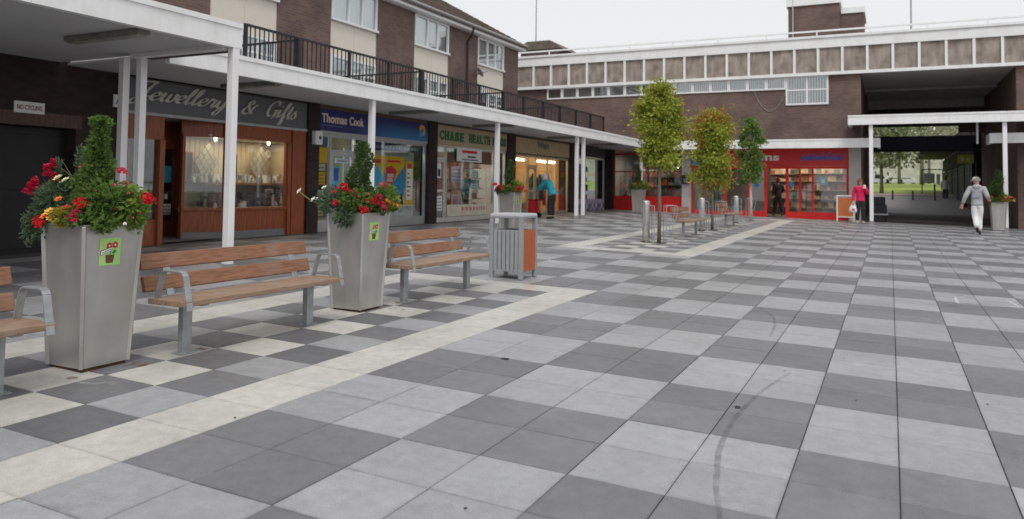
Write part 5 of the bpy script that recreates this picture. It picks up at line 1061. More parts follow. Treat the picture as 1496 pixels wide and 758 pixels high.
# camera-right in plan is (.897,.442); "left" of the photo is -R
def cr(r, f): return (.897 * r - .442 * f, .442 * r + .897 * f)      # r to the right in the photo, f away from the camera
def CL(r, f, z, sr, sf, sz, n, ls, m, droop=0, asp=.55): x, y = cr(r, f); return (x, y, z, (sr + sf) / 2, (sr + sf) / 2, sz, n, ls, m, droop, asp)
def FL(kind, c, r, f, z): x, y = cr(r, f); return (kind, c, x, y, z)
topiary('tall spiral clipped shrub rising from the nearest planter', tuple(P1), [(.185, 1.2), (.16, 1.32), (.125, 1.44), (.09, 1.56), (.068, 1.64), (.052, 1.70), (.054, 1.74), (.072, 1.78), (.07, 1.82), (.02, 1.84)], 3600, .036, 2.6, m=LM, lean=cr(.03, 0), amp=.12)
bedding('mixed red, pink and cream flowers spilling over the nearest planter', tuple(P1), [
    CL(-.30, -.05, 1.22, .17, .2, .15, 900, .05, LS, .1, .3), CL(-.40, -.1, 1.07, .13, .12, .16, 500, .05, LS, .5, .3), CL(-.14, .1, 1.26, .2, .2, .12, 600, .05, LD, 0, .45),
    CL(.12, -.12, 1.2, .25, .22, .17, 1000, .052, LM, .1, .6), CL(.30, -.02, 1.18, .18, .2, .17, 650, .05, LB, .2, .6), CL(.05, -.26, 1.09, .22, .09, .07, 380, .05, LM, .2, .65), CL(.22, -.25, 1.05, .14, .08, .07, 200, .05, LM, .4, .65),
    CL(-.1, -.3, 1.1, .12, .08, .08, 260, .045, LY, .2, .5), CL(.36, .05, 1.1, .1, .1, .14, 200, .045, LB, .4, .6), CL(.02, .05, 1.24, .22, .2, .1, 450, .045, LD, 0, .5), CL(-.5, -.12, 1.0, .08, .06, .14, 130, .045, LS, .5, .3), CL(-.33, 0, 1.4, .04, .04, .14, 90, .04, LS, -.5, .35), CL(-.17, .05, 1.48, .05, .04, .16, 120, .035, LS, -.5, .35)],
    [FL('spike', 'crimson', -.385, -.05, 1.39), FL('spike', 'crimson', -.37, -.02, 1.45), FL('spike', 'crimson', -.50, -.08, 1.30), FL('spike', 'crimson', -.535, -.1, 1.25), FL('spike', 'crimson', -.47, -.1, 1.28), FL('spike', 'crimson', -.33, -.05, 1.34), FL('open', 'cream', -.27, -.1, 1.37), FL('open', 'cream', -.20, -.1, 1.36), FL('open', 'cream', -.25, -.06, 1.34), FL('head', 'crimson', .04, -.34, 1.12), FL('head', 'red', .06, -.32, 1.19), FL('head', 'crimson', .02, -.36, 1.08), FL('open', 'orange', -.15, -.28, 1.22), FL('open', 'orange', -.25, -.3, 1.10), FL('open', 'yellow', -.2, -.32, 1.13), FL('open', 'yellow', -.18, -.33, 1.09), FL('head', 'red', -.36, -.2, 1.06), FL('head', 'red', -.32, -.24, 1.03),
     FL('head', 'red', .5, -.08, 1.23), FL('head', 'red', .52, -.06, 1.21), FL('head', 'pink', .22, .02, 1.42), FL('head', 'pink', .26, .0, 1.32), FL('open', 'pink', -.07, -.05, 1.46), FL('bell', 'crimson', .35, -.1, 1.28), FL('bell', 'crimson', .4, -.05, 1.2), FL('bell', 'pink', .37, -.12, 1.22), FL('bell', 'crimson', .43, -.05, 1.14), FL('bell', 'crimson', .25, -.15, 1.34), FL('bell', 'pink', .2, -.2, 1.26), FL('bell', 'crimson', .3, -.18, 1.17), FL('bell', 'crimson', .12, -.2, 1.3), FL('bell', 'pink', .4, -.1, 1.1), FL('open', 'red', -.08, -.3, 1.15), FL('bell', 'white', .36, -.16, 1.06)], 1.0, .84)
topiary('dark spiral clipped shrub in the second planter', tuple(P2), [(.13, 1.2), (.16, 1.32), (.155, 1.42), (.13, 1.52), (.12, 1.62), (.105, 1.70), (.085, 1.76), (.03, 1.81)], 3400, .03, 1.6, lean=cr(.035, 0))
bedding('red and orange flowers with a white sprig in the second planter', tuple(P2), [
    CL(-.25, -.08, 1.17, .2, .2, .16, 800, .05, LS, .15, .4), CL(.0, -.15, 1.16, .24, .2, .15, 800, .05, LM, .1, .6), CL(.25, -.05, 1.15, .2, .2, .14, 700, .05, LM, .1, .6), CL(.3, .02, 1.26, .13, .12, .1, 260, .05, LB, 0, .6), CL(.36, .0, 1.15, .1, .1, .1, 180, .05, LY, 0, .5), CL(-.1, -.27, 1.0, .16, .08, .12, 320, .05, LS, .6, .4), CL(-.02, .08, 1.24, .26, .2, .1, 500, .045, LD, 0, .5)],
    [FL('head', 'red', -.13, -.2, 1.31), FL('head', 'red', -.1, -.18, 1.28), FL('head', 'crimson', -.02, -.2, 1.24), FL('head', 'crimson', .01, -.22, 1.23), FL('head', 'red', -.2, -.22, 1.14), FL('head', 'crimson', -.18, -.24, 1.13), FL('open', 'red', -.24, -.15, 1.25), FL('head', 'red', .1, -.28, 1.08), FL('head', 'red', .12, -.28, 1.06), FL('head', 'crimson', .25, -.2, 1.2), FL('head', 'crimson', .27, -.2, 1.12), FL('head', 'crimson', .3, -.18, 1.09), FL('head', 'red', .2, -.22, 1.16), FL('open', 'orange', .37, -.12, 1.14), FL('open', 'orange', .42, -.1, 1.12), FL('open', 'orange', .33, -.15, 1.17), FL('head', 'pink', .28, -.02, 1.32), FL('open', 'pink', .24, -.02, 1.34), FL('open', 'white', -.36, -.08, 1.3), FL('open', 'white', -.42, -.1, 1.18), FL('open', 'white', -.47, -.1, 1.17), FL('open', 'white', -.62, -.1, 1.26), FL('bell', 'orange', .05, -.22, 1.22), FL('bell', 'red', .14, -.2, 1.25), FL('open', 'red', .1, -.22, 1.17)])
o = [c for c in COL.objects if c.get('label', '').startswith('red and orange flowers with a white sprig')][0]
x0_, y0_ = cr(-.4, -.1); x1_, y1_ = cr(-.62, -.1); MB().tube([(x0_, y0_, 1.12), ((x0_ + x1_) / 2, (y0_ + y1_) / 2, 1.17), (x1_, y1_, 1.25)], .006, 5).build('sprig', LY, o, world=False)
def far_bed(label, base, cols, scale=1.0, zz=1.1):
    it = []
    for k in range(26):
        a = ru(-.42, .42) * scale; it.append(FL('head', random.choice(cols), a, ru(-.3, -.05), zz + ru(-.06, .14)))
    return bedding(label, tuple(base), [CL(0, -.05, zz, .38 * scale, .3, .14, 700, .075, LM, .1, .6), CL(.15, -.05, zz + .1, .25 * scale, .2, .16, 300, .075, LB, 0, .6), CL(-.2, -.05, zz - .02, .22 * scale, .2, .14, 300, .075, LD, .1, .6)], it)
far_bed('bright red geraniums in the planter behind the litter bin', P3, ['red', 'red', 'crimson'])
topiary('thin dark shrub in the planter behind the litter bin', tuple(P3), [(.12, 1.1), (.16, 1.4), (.12, 1.7), (.03, 1.9)], 900, .06, 1.2)
far_bed('salmon and orange flowers in the far corner planter', P4, ['salmon', 'salmon', 'orange', 'pink'], 1.9, 1.15)
topiary('small dark shrub in the far corner planter', tuple(P4), [(.2, 1.1), (.22, 1.4), (.12, 1.8), (.03, 2.0)], 900, .08, 1.2)
far_bed('orange and cream flowers in the planter right of the passage', P5, ['orange', 'orange', 'cream', 'red'], 1.1)
topiary('dark clipped shrub in the planter right of the passage', tuple(P5), [(.25, 1.1), (.27, 1.5), (.18, 1.9), (.1, 2.1), (.03, 2.2)], 1300, .08, 1.2)

# ------------------------------------------------------------------ litter bin
def litter_bin(label, x, y):
    t = thing('litter_bin', label, 'litter bin', (x, y, gz(x, y))); s = .235
    def pt(n, m, fn, **k): mb = MB(); fn(mb); return mb.build(n, m, t, world=False, **k)
    for a in (-1, 1):
        for b in (-1, 1): pt('corner_post', BINP, lambda m: m.box(a * s - .03, a * s + .03, b * s - .03, b * s + .03, 0, .872), bevel=.005)
    pt('roof', mat('bin_roof_paint', (.42, .43, .45), .45, .06), lambda m: m.box(-.27, .27, -.27, .27, .865, .935), bevel=.03)
    pt('frame', BINP, lambda m: [(m.box(-s + .031, s - .031, b * s - .012, b * s + .012, z, z + .03), m.box(b * s - .012, b * s + .012, -s + .031, s - .031, z, z + .03)) for b in (-1, 1) for z in (.105, .67)])
    pt('liner', mat('bin_liner', (.025, .025, .027), .7), lambda m: m.box(-.19, .19, -.19, .19, .12, .66))
    n = 6; w_ = (2 * s - .064) / n
    for k in range(n):
        u = -s + .032 + w_ * (k + .5)
        for b in (-1, 1): pt('slat', BINP, lambda m: m.box(u - w_ / 2 + .005, u + w_ / 2 - .005, b * (s + .0125), b * (s + .024), .105, .70), bevel=.003)
    n = 4; w_ = (2 * s - .064) / n
    for k in range(n):
        u = -s + .032 + w_ * (k + .5)
        for b in (-1, 1): pt('timber_slat', ORANGEW, lambda m: m.box(b * (s + .0125), b * (s + .026), u - w_ / 2 + .003, u + w_ / 2 - .003, .105, .70), bevel=.003)
    return t
litter_bin('square litter bin with grey slats and one orange timber side', -4.97, 10.15)

# ------------------------------------------------------------------ bollards, tree guards, trees
def make_bollard(label):
    t = thing('bollard', label, 'bollard', (0, 0, 0), 'steel bollards beside the young trees')
    MB().lathe([(.088, -.02), (.088, .95), (.082, .972), (.06, .985), (.001, .99)], (0, 0, 0), 24).build('shaft', mat('bollard_steel', (.58, .58, .57), .33, .06, metal=.75), t, world=False, smooth=True)
    MB().lathe([(.0885, -.02), (.0895, .1), (.0885, .101)], (0, 0, 0), 24).build('base_sleeve', mat('bollard_base', (.25, .24, .22), .6), t, world=False, smooth=True)
    MB().lathe([(.13, -.01), (.125, .012), (.09, .016)], (0, 0, 0), 16).build('base_ring', mat('soil2', (.06, .045, .03), .95), t, world=False); return t
bl = make_bollard('nearest steel bollard beside the tallest young tree'); bl.location = (-5.19, 17.72, gz(-5.19, 17.72))
dup(bl, (-5.08, 23.2, gz(-5.08, 23.2)), 'middle steel bollard beside the second young tree'); dup(bl, (-5.03, 28.6, gz(-5.03, 28.6)), 'farthest steel bollard near the white tree post')
def make_guard(label):
    t = thing('tree_guard', label, 'tree guard', (0, 0, 0), 'thin metal tree guards')
    for s in (-1, 1):
        for f in (-.16, .16):
            MB().tube([(s * .14, f, 0), (s * .14, f, .86), (s * .18, f, .88), (s * .38, f, .88), (s * .40, f, .86), (s * .40, f, .72)], .011, 6).build('hoop', GALV, t, world=False)
            MB().tube([(s * .40, f, .72), (s * .36, f, .55), (s * .28, f, .38), (s * .30, f, .2), (s * .33, f, 0)], .008, 6).build('brace', GALV, t, world=False)
        MB().tube([(s * .14, -.16, .86), (s * .14, .16, .86)], .009, 6).build('cross_rod', GALV, t, world=False)
    return t
tg = make_guard('thin metal guard round the tallest young tree'); tg.location = (-4.9, 17.8, gz(-4.9, 17.8)); tg.rotation_euler = (0, 0, R_(26))
dup(tg, (-4.9, 23.8, gz(-4.9, 23.8)), 'thin metal guard round the second young tree'); dup(tg, (-4.93, 29.6, gz(-4.93, 29.6)), 'thin metal guard round the farthest young tree')
def tree(label, x, y, zb, zt, rad, n, ls, pal, group, trunk=.035, clump=34, wisps=4, edge=None, shape=None, tm=None):
    b = gz(x, y); t = thing('young_tree' if rad < 1.2 else 'park_tree', label, 'tree', (x, y, b), group); H = zt - zb; cz = (zb + zt) / 2
    tr = MB(); tr.tube([(0, 0, -.05), (.01, 0, zb * .5), (.0, .01, zb), (.02, -.01, cz), (.0, .0, zt - .15 * H)], [trunk * 1.25, trunk, trunk * .85, trunk * .5, trunk * .12], 8)
    cl = []
    for k in range(clump):
        f = (k + .5) / clump; z = zb + H * (.06 + .88 * f); prof = shape(f) if shape else math.sin(math.pi * (f * .86 + .1)) ** .6
        a = k * 2.399 + ru(-.4, .4); r = rad * prof * (rnd() ** .5) * ru(.74, .95); c = Vector((r * math.cos(a), r * math.sin(a), z + ru(-.05, .05) * H)); cl.append((c, rad * ru(.24, .46)))
        if k % 2 == 0: zs = max(zb * .95, c.z - r * .9 - .1 * H); tr.tube([(0, 0, zs), (c.x * .5, c.y * .5, (zs + c.z) / 2 + .03), tuple(c)], [trunk * .4, trunk * .25, trunk * .08], 5, False)
    tr.build('trunk', tm or BARK, t, world=False, smooth=True)
    mbs = [(MB(), m) for m, _ in pal]; wts = [q for _, q in pal]
    def pick(p):
        if edge:
            e = edge(p, rnd())
            if e is not None: return e
        return random.choices(range(len(pal)), wts)[0]
    for k in range(n):
        c, r = random.choice(cl); v = Vector((random.gauss(0, .5), random.gauss(0, .5), random.gauss(0, .42))); p = c + v * r
        d = Vector((v.x, v.y, v.z - .25)) + Vector((ru(-.7, .7), ru(-.7, .7), ru(-.7, .5))); mbs[pick((p.x, p.y, (p.z - zb) / H))][0].leaf(p, ls * ru(.6, 1.3), d, None, .62)
    for k in range(wisps):
        a = ru(0, 6.28); r0 = rad * ru(.3, .7); c = Vector((r0 * math.cos(a), r0 * math.sin(a), zt - .12 * H)); e = c + Vector((.3 * rad * math.cos(a), .3 * rad * math.sin(a), H * ru(.08, .2)))
        for q in range(16): f = rnd(); mbs[pick((0, 0, 1.1))][0].leaf(c.lerp(e, f) + Vector((ru(-.05, .05), ru(-.05, .05), ru(-.03, .03))), ls * ru(.5, 1), None, None, .6)
    for mb, m in mbs:
        if mb.f: mb.build('crown', m, t, world=False, kind='stuff')
    return t
def right(p): return .897 * p[0] + .442 * p[1]
LG1 = leaf_mat('leaf_lime', (.44, .47, .06)); LG2 = leaf_mat('leaf_olive', (.25, .32, .045))
cprof = lambda f: float(np.interp(f, [0, .1, .2, .33, .5, .65, .82, .94, 1], [.4, .9, .85, .72, .95, 1, .82, .5, .2]))
e1 = lambda p, q: 2 if (right(p) > .42 and q < .4) or (p[2] > .85 and q < .45) or (right(p) < -.45 and q < .25) else (3 if right(p) > .4 and q > .9 else None)
tree('tallest young tree with a lime green oval crown nearest the camera', -4.9, 17.8, 1.78, 3.76, .59, 12000, .078, [(LG1, .45), (LG2, .45), (LY, .08), (LO, .0)], 'young trees on the square', .04, 58, 6, e1, cprof)
e2 = lambda p, q: 3 if (right(p) < -.38 and p[2] > .5 and q < .4) or (p[2] < .12 and q < .35) or (p[2] > .82 and q < .5) or (right(p) > .48 and q < .3) else (2 if p[2] < .3 and q < .35 else None)
tree('second young tree with green leaves turning orange at the edges', -4.9, 23.8, 1.22, 3.70, .72, 9500, .095, [(LG1, .48), (LG2, .48), (LY, .04), (LO, .01)], 'young trees on the square', .04, 52, 8, e2, cprof)
PALEBARK = mat('pale_trunk', (.5, .49, .45), .8, .1)
tree('farthest young tree with a dark green crown beside the red sign', -4.8, 30.4, 1.4, 3.95, .57, 6000, .10, [(leaf_mat('leaf_deep', (.13, .24, .07)), .7), (LG2, .3)], 'young trees on the square', .045, 34, 5, None, cprof, PALEBARK)
for x, y in ((-4.9, 17.8), (-4.9, 23.8), (-4.8, 30.4)):
    mb = MB()
    for k in range(5): a = k * 1.3; mb.add([(x + .02 * k + (.1 + .03 * (k % 2)) * math.cos(t * .785), y + (.1 + .02 * k) * math.sin(t * .785), gz(x, y) + .005 + .0004 * k) for t in range(8)], [tuple(range(8))])
    mb.build('tree_pit_soil', mat('soil2', (.06, .045, .03), .95), paving, kind='stuff')

# ------------------------------------------------------------------ people
SKIN = mat('skin', (.55, .33, .24), .55, .04)
def skinned(name, verts, edges, radii, m, par, root=0, sub=2):
    me = bpy.data.meshes.new(name); me.from_pydata(verts, edges, []); ob = bpy.data.objects.new(name, me); COL.objects.link(ob)
    sk = ob.modifiers.new('skin', 'SKIN'); sk.use_smooth_shade = True
    if not me.skin_vertices: raise RuntimeError('no skin layer')
    for k, r in enumerate(radii):
        q = me.skin_vertices[0].data[k]; q.radius = (r, r) if not isinstance(r, tuple) else r; q.use_root = (k == root)
    ob.modifiers.new('sub', 'SUBSURF').levels = sub; ob.modifiers['sub'].render_levels = sub
    dg = bpy.context.evaluated_depsgraph_get(); new = bpy.data.meshes.new_from_object(ob.evaluated_get(dg)); new.materials.clear(); new.materials.append(m)
    new.polygons.foreach_set('use_smooth', [True] * len(new.polygons))
    bpy.data.objects.remove(ob); o = bpy.data.objects.new(name, new); COL.objects.link(o); o.parent = par; return o
def person(label, loc, rz, J, top, legs, hair, shoe, scale=1.0, hairlen=.0, toph=.02, hat=None, skirt=0, shirt_hem=.86, detail=True):
    """J: joint name -> (x, y, z), facing +Y, metres for a 1.7 m figure"""
    t = thing('person', label, 'person', loc, None, rz); t.scale = (scale,) * 3
    ks = []; V = []; E = []; Rr = []
    def a(n, r, par=None):
        V.append(J[n]); ks.append(n); Rr.append(r)
        if par: E.append((ks.index(par), len(V) - 1))
    a('pelvis', (.135, .1)); a('waist', (.12, .09), 'pelvis'); a('chest', (.15, .105), 'waist'); a('collar', (.09, .07), 'chest'); a('neck', .048, 'collar'); a('chin', (.062, .068), 'neck'); a('head', (.078, .09), 'chin'); a('crown', (.055, .062), 'head')
    for s in 'LR':
        a('sho' + s, .06, 'collar'); a('elb' + s, .042, 'sho' + s); a('wri' + s, .027, 'elb' + s)
        w = Vector(J['wri' + s]); e = Vector(J['elb' + s]); d = (w - e).normalized(); side = d.cross(Vector((0, 1, .3))).normalized() if abs(d.y) < .9 else Vector((1, 0, 0))
        J['palm' + s] = tuple(w + d * .07); a('palm' + s, .03, 'wri' + s); p = Vector(J['palm' + s])
        if detail:
            for f in range(4):
                b_ = p + side * (.024 * (f - 1.5)) + d * .03; J['f%d' % f + s] = tuple(b_); a('f%d' % f + s, .0105, 'palm' + s); bend = d.cross(side).normalized(); J['g%d' % f + s] = tuple(b_ + d * (.045 + .01 * (f in (1, 2))) + bend * .025); a('g%d' % f + s, .008, 'f%d' % f + s)
            th = w + d * .03 - side * .04 + d.cross(side) * .02; J['th' + s] = tuple(th); a('th' + s, .011, 'palm' + s); J['tt' + s] = tuple(th + d * .045); a('tt' + s, .009, 'th' + s)
        a('hip' + s, .085, 'pelvis'); a('kne' + s, .056, 'hip' + s); a('ank' + s, .036, 'kne' + s); a('toe' + s, .034, 'ank' + s)
    skinned('body', V, E, Rr, SKIN, t)
    g = lambda *n: [J[k] for k in n]
    mid = lambda p, q, f: tuple(Vector(J[p]).lerp(Vector(J[q]), f))
    hem = tuple(Vector(J['pelvis']) + (Vector(J['pelvis']) - Vector(J['waist'])).normalized() * .10)
    # jacket with sleeves
    v = [J['waist'], J['chest'], J['collar'], mid('collar', 'neck', .55), J['pelvis'], hem]; e = [(0, 1), (1, 2), (2, 3), (0, 4), (4, 5)]; r = [(.165, .13), (.19, .145), (.125, .1), .075, (.18, .145), (.185, .15)]
    for s in 'LR':
        b_ = len(v); v += [J['sho' + s], J['elb' + s], mid('elb' + s, 'wri' + s, .95)]; e += [(2, b_), (b_, b_ + 1), (b_ + 1, b_ + 2)]; r += [.088, .07, .052]
    skinned('jacket', v, e, r, top, t)
    v = [mid('pelvis', 'waist', .3), J['pelvis']]; e = [(0, 1)]; r = [(.15, .12), (.155, .125)]
    for s in 'LR':
        b_ = len(v); v += [J['hip' + s], J['kne' + s], mid('kne' + s, 'ank' + s, .92)]; e += [(1, b_), (b_, b_ + 1), (b_ + 1, b_ + 2)]; r += [.115, .092, .078]
    skinned('trousers', v, e, r, legs, t, root=1)
    for s in 'LR':
        A = Vector(J['ank' + s]); T = Vector(J['toe' + s]); d = (T - A); d.z *= 1; h = d.normalized()
        skinned('shoe', [tuple(A - h * .05 + Vector((0, 0, -.015))), tuple(A + Vector((0, 0, -.02))), tuple(T)], [(0, 1), (1, 2)], [.043, .047, .04], shoe, t)
    hd = Vector(J['head']); cr_ = Vector(J['crown']); up = (cr_ - Vector(J['chin'])).normalized(); fw = Vector(J.get('face', (0, 1, 0))).normalized(); fw = (fw - up * fw.dot(up)).normalized(); sd_ = fw.cross(up)
    def hp(f, s, u): return hd + fw * f + sd_ * s + up * u
    MB().ball(hp(.098, 0, -.02), .016, 6, 5).build('nose', SKIN, t, world=False, smooth=True)
    for s in (-1, 1):
        MB().ball(hp(.086, s * .03, .012), .009, 6, 5).build('eye', mat('eye_dark', (.05, .035, .03), .3), t, world=False, smooth=True); MB().ball(hp(.0, s * .083, -.01), .022, 6, 5, (.5, 1, 1.2)).build('ear', SKIN, t, world=False, smooth=True)
    MB().box(-.02, .02, -.004, .004, -.004, .004).build('mouth', mat('lips', (.35, .1, .09), .5), t, world=False).location = hp(.088, 0, -.052)
    if hat:
        v = MB(); v.ball(tuple(hp(-.005, 0, .06)), .104, 12, 8, (1, 1, .75)); v.build('cap', hat, t, world=False, smooth=True)
        q = MB(); q.prism([(-.075, .07), (.075, .07), (.06, .16), (-.06, .16)], lambda a_, b_, d: tuple(hp(b_, a_, .045 + d)), 0, .012); q.build('cap_peak', hat, t, world=False)
    if hair:
        v = MB(); v.ball(tuple(hp(-.022, 0, .03)), .102, 12, 8, (.98, 1.02, 1.0))
        if hairlen: v.ball(tuple(hp(-.035, 0, -.05)), .1, 10, 7, (.95, .85, 1.1))
        for k in range(60):
            aa = ru(0, 6.28); bb = ru(-.2, 1.4); n = sd_ * math.cos(aa) * math.cos(bb) + (fw * math.sin(aa) * math.cos(bb) if math.sin(aa) < .3 else fw * .2) + up * math.sin(bb); v.leaf(tuple(hp(-.022, 0, .03) + n * .102), .05, n + up * -.4, None, .5)
        v.build('hair', hair, t, world=False, smooth=True)
    return t
def joints(**k):
    J = dict(pelvis=(0, 0, .95), waist=(0, .0, 1.1), chest=(0, .01, 1.27), collar=(0, 0, 1.42), neck=(0, .01, 1.5), chin=(0, .03, 1.555), head=(0, .03, 1.62), crown=(0, .02, 1.68),
             shoL=(-.18, 0, 1.40), elbL=(-.23, -.02, 1.13), wriL=(-.22, .06, .90), shoR=(.18, 0, 1.40), elbR=(.23, -.02, 1.13), wriR=(.22, .06, .90),
             hipL=(-.09, 0, .90), kneL=(-.095, .02, .5), ankL=(-.1, 0, .085), toeL=(-.11, .15, .035), hipR=(.09, 0, .90), kneR=(.095, .02, .5), ankR=(.1, 0, .085), toeR=(.11, .15, .035))
    J.update(k); return J
def cloth(n, c): return mat('cloth_' + n, c, .85, .1, 18, bump=.3, bscale=40)
BLK = cloth('black', (.02, .02, .024))
# woman in the pink jacket, facing the camera
px_, py_ = -1.06, 33.0
person('woman in a bright pink jacket and black trousers carrying a white bag', (px_, py_, gz(px_, py_)), R_(180 + 8), joints(wriR=(.26, .05, .86), elbR=(.25, -.03, 1.12), elbL=(-.26, .05, 1.16), wriL=(-.15, .2, 1.40), kneL=(-.09, .04, .5), face=(-.5, 1, 0), ankR=(.12, .0, .085), toeR=(.14, .14, .035)),
       cloth('pink', (.66, .018, .10)), BLK, mat('auburn_hair', (.22, .07, .03), .7, .3, 30), cloth('pale_shoe', (.6, .6, .58)), 1.0, .1)
bx_, by_ = px_ - .25, py_ - .05
bag = thing('carrier_bag', 'white carrier bag with a pink print held by the woman in pink', 'bag', (bx_, by_, gz(bx_, by_) + .42))
bm_ = MB(); bm_.lathe([(.02, .42), (.05, .36), (.12, .26), (.165, .12), (.16, .03), (.1, 0)], (0, 0, 0), 12); bm_.v = [(x * 1.0, y * .6, z) for x, y, z in bm_.v]; bm_.build('sack', mat('white_plastic', (.78, .76, .78), .45, .05, 14, bump=.5, bscale=14), bag, world=False, smooth=True)
bm_ = MB(); bm_.prism([(-.05, .09), (.05, .08), (.06, .16), (-.04, .18)], lambda a, b, d: (a, -.1 - d, b), 0, .006); bm_.build('print', PET['pink'], bag, world=False)
tag(MB().box(px_ + .1, px_ + .2, py_ - .24, py_ - .16, gz(px_, py_) + 1.38, gz(px_, py_) + 1.52).build('paper_tissue', PAPER, bevel=.02), 'white paper tissue in the raised hand of the woman in pink', 'tissue')
# man in the grey hooded top, walking away
mx_, my_ = 2.55, 29.4
mn = person('man in a grey hooded top, white trousers and pale cap walking away', (mx_, my_, gz(mx_, my_)), R_(-6), joints(elbL=(-.30, -.08, 1.16), wriL=(-.38, -.02, .92), elbR=(.27, -.08, 1.16), wriR=(.30, .14, 1.08), kneR=(.05, .10, .5), ankR=(.055, .03, .085), toeR=(.06, .17, .035), kneL=(-.05, .02, .52), ankL=(.0, -.26, .2), toeL=(.01, -.14, .07), chest=(0, .03, 1.27), collar=(0, .03, 1.42), neck=(0, .04, 1.49), head=(-.02, .06, 1.62), crown=(-.02, .05, 1.69), face=(-.7, .7, 0)),
       cloth('grey_marl', (.40, .40, .41)), cloth('white_trouser', (.78, .78, .79)), mat('short_grey_hair', (.3, .28, .25), .8), BLK, 1.08, 0, hat=cloth('beige_cap', (.62, .58, .47)))
hd_ = MB(); hd_.ball((0, -.06, 1.45), .12, 12, 7, (1.1, .7, .6)); hd_.build('hood', cloth('grey_marl', (.40, .40, .41)), mn, world=False, smooth=True)
MB().box(-.12, .12, -.138, -.13, 1.12, 1.2).build('back_print', mat('faint_blue_print', (.3, .33, .4), .8), mn, world=False)
# woman in turquoise bending over her shopping trolley
wx_, wy_ = -10.62, 24.65
person('white haired woman in a turquoise jacket bending over a red trolley', (wx_, wy_, gz(wx_, wy_)), R_(80), joints(pelvis=(0, -.05, .93), waist=(0, .0, 1.08), chest=(0, .1, 1.23), collar=(0, .19, 1.35), neck=(0, .25, 1.41), chin=(0, .31, 1.43), head=(0, .33, 1.49), crown=(0, .31, 1.55), shoL=(-.18, .19, 1.33), elbL=(-.23, .34, 1.12), wriL=(-.14, .56, 1.03), shoR=(.18, .19, 1.33), elbR=(.23, .34, 1.12), wriR=(.14, .56, 1.03), hipL=(-.09, -.05, .88), hipR=(.09, -.05, .88), face=(0, 1, -.3)),
       cloth('turquoise', (.03, .38, .48)), BLK, mat('white_hair', (.75, .74, .7), .8, .05), BLK, .98, .05)
tx_, ty_ = wx_ - .72, wy_ + .08
tr_ = thing('shopping_trolley', 'red wheeled shopping trolley in front of the bending woman', 'trolley', (tx_, ty_, gz(tx_, ty_)))
MB().box(-.15, .15, -.19, .19, .16, .62).build('bag', cloth('red_bag', (.5, .015, .02)), tr_, world=False, bevel=.06); MB().box(-.16, .16, -.2, .2, .62, .67).build('flap', cloth('dark_red', (.35, .012, .015)), tr_, world=False, bevel=.02)
MB().tube([(.17, -.15, .1), (.19, -.15, .98), (.24, -.15, 1.0), (.24, .15, 1.0), (.19, .15, .98), (.17, .15, .1)], .012, 6).build('handle', BLACKM, tr_, world=False)
for s in (-1, 1):
    w_ = MB().lathe([(.09, -.015), (.1, 0), (.09, .015)], (0, 0, 0), 14); w_.v = [(x + .12, z + s * .22, y + .1) for x, y, z in w_.v]; w_.build('wheel', BLACKM, tr_, world=False)
# shopper inside the red shop, and a figure far down the passage
person('dark dressed shopper standing in the red shop doorway', (-4.55, 36.4, gz(-4.55, 36.4) + .02), R_(30), joints(elbR=(.28, .05, 1.15), wriR=(.2, .2, 1.05), kneL=(-.1, .1, .5), ankL=(-.14, .15, .085), toeL=(-.15, .3, .035), kneR=(.1, -.06, .5), ankR=(.12, -.2, .09), toeR=(.13, -.06, .035)), BLK, BLK, mat('dark_red_hair', (.12, .025, .02), .7), BLK, .98, .05, detail=False)
person('distant figure in a pale jacket by the wall of the passage', (3.35, 60, .85), R_(170), joints(), cloth('pale_grey', (.45, .43, .4)), cloth('dark_grey', (.06, .06, .07)), mat('brown_hair', (.12, .07, .04), .8), BLK, 1.0, .05, detail=False)

# ------------------------------------------------------------------ small things by the far shops
ab = thing('pavement_board', 'orange pavement board in a white frame beside the red shop', 'board', (-1.66, 34.3, gz(-1.66, 34.3)))
part(ab, 'frame', UPVC, lambda m: (m.box(-2.0, -1.95, 34.28, 34.32, gz(-1.66, 34.3), 1.22 + .12), m.box(-1.37, -1.32, 34.28, 34.32, gz(-1.66, 34.3), 1.34), m.box(-1.95, -1.37, 34.28, 34.32, 1.29, 1.34), m.box(-1.95, -1.37, 34.28, 34.32, .43, .47)))
part(ab, 'panel', mat('orange_panel', (.55, .16, .05), .5), lambda m: m.box(-1.949, -1.371, 34.29, 34.31, .471, 1.24))
part(ab, 'header', mat('grey_header', (.3, .32, .36), .5), lambda m: m.box(-1.949, -1.371, 34.29, 34.31, 1.241, 1.289))
kt = thing('hand_cart', 'dark loaded hand cart behind the canopy post at the passage mouth', 'cart', (-.42, 36.3, gz(-.42, 36.3)))
DKC = mat('dark_crate', (.035, .037, .045), .7)
part(kt, 'deck', ALU, lambda m: m.box(-.75, -.1, 36, 36.8, .52, .57)); part(kt, 'crate', DKC, lambda m: m.box(-.72, -.14, 36.05, 36.75, .571, .95), bevel=.02); part(kt, 'crate', DKC, lambda m: m.box(-.68, -.2, 36.1, 36.7, .951, 1.28), bevel=.03); part(kt, 'handle', BLACKM, lambda m: m.tube([(-.74, 36.05, .55), (-.76, 36.02, 1.35), (-.76, 36.7, 1.35), (-.74, 36.75, .55)], .015, 6))
for a in (-.65, -.2):
    for b in (36.1, 36.7): part(kt, 'wheel', BLACKM, lambda m: m.ball((a, b, .36), .12, 10, 6, (.4, 1, 1)))

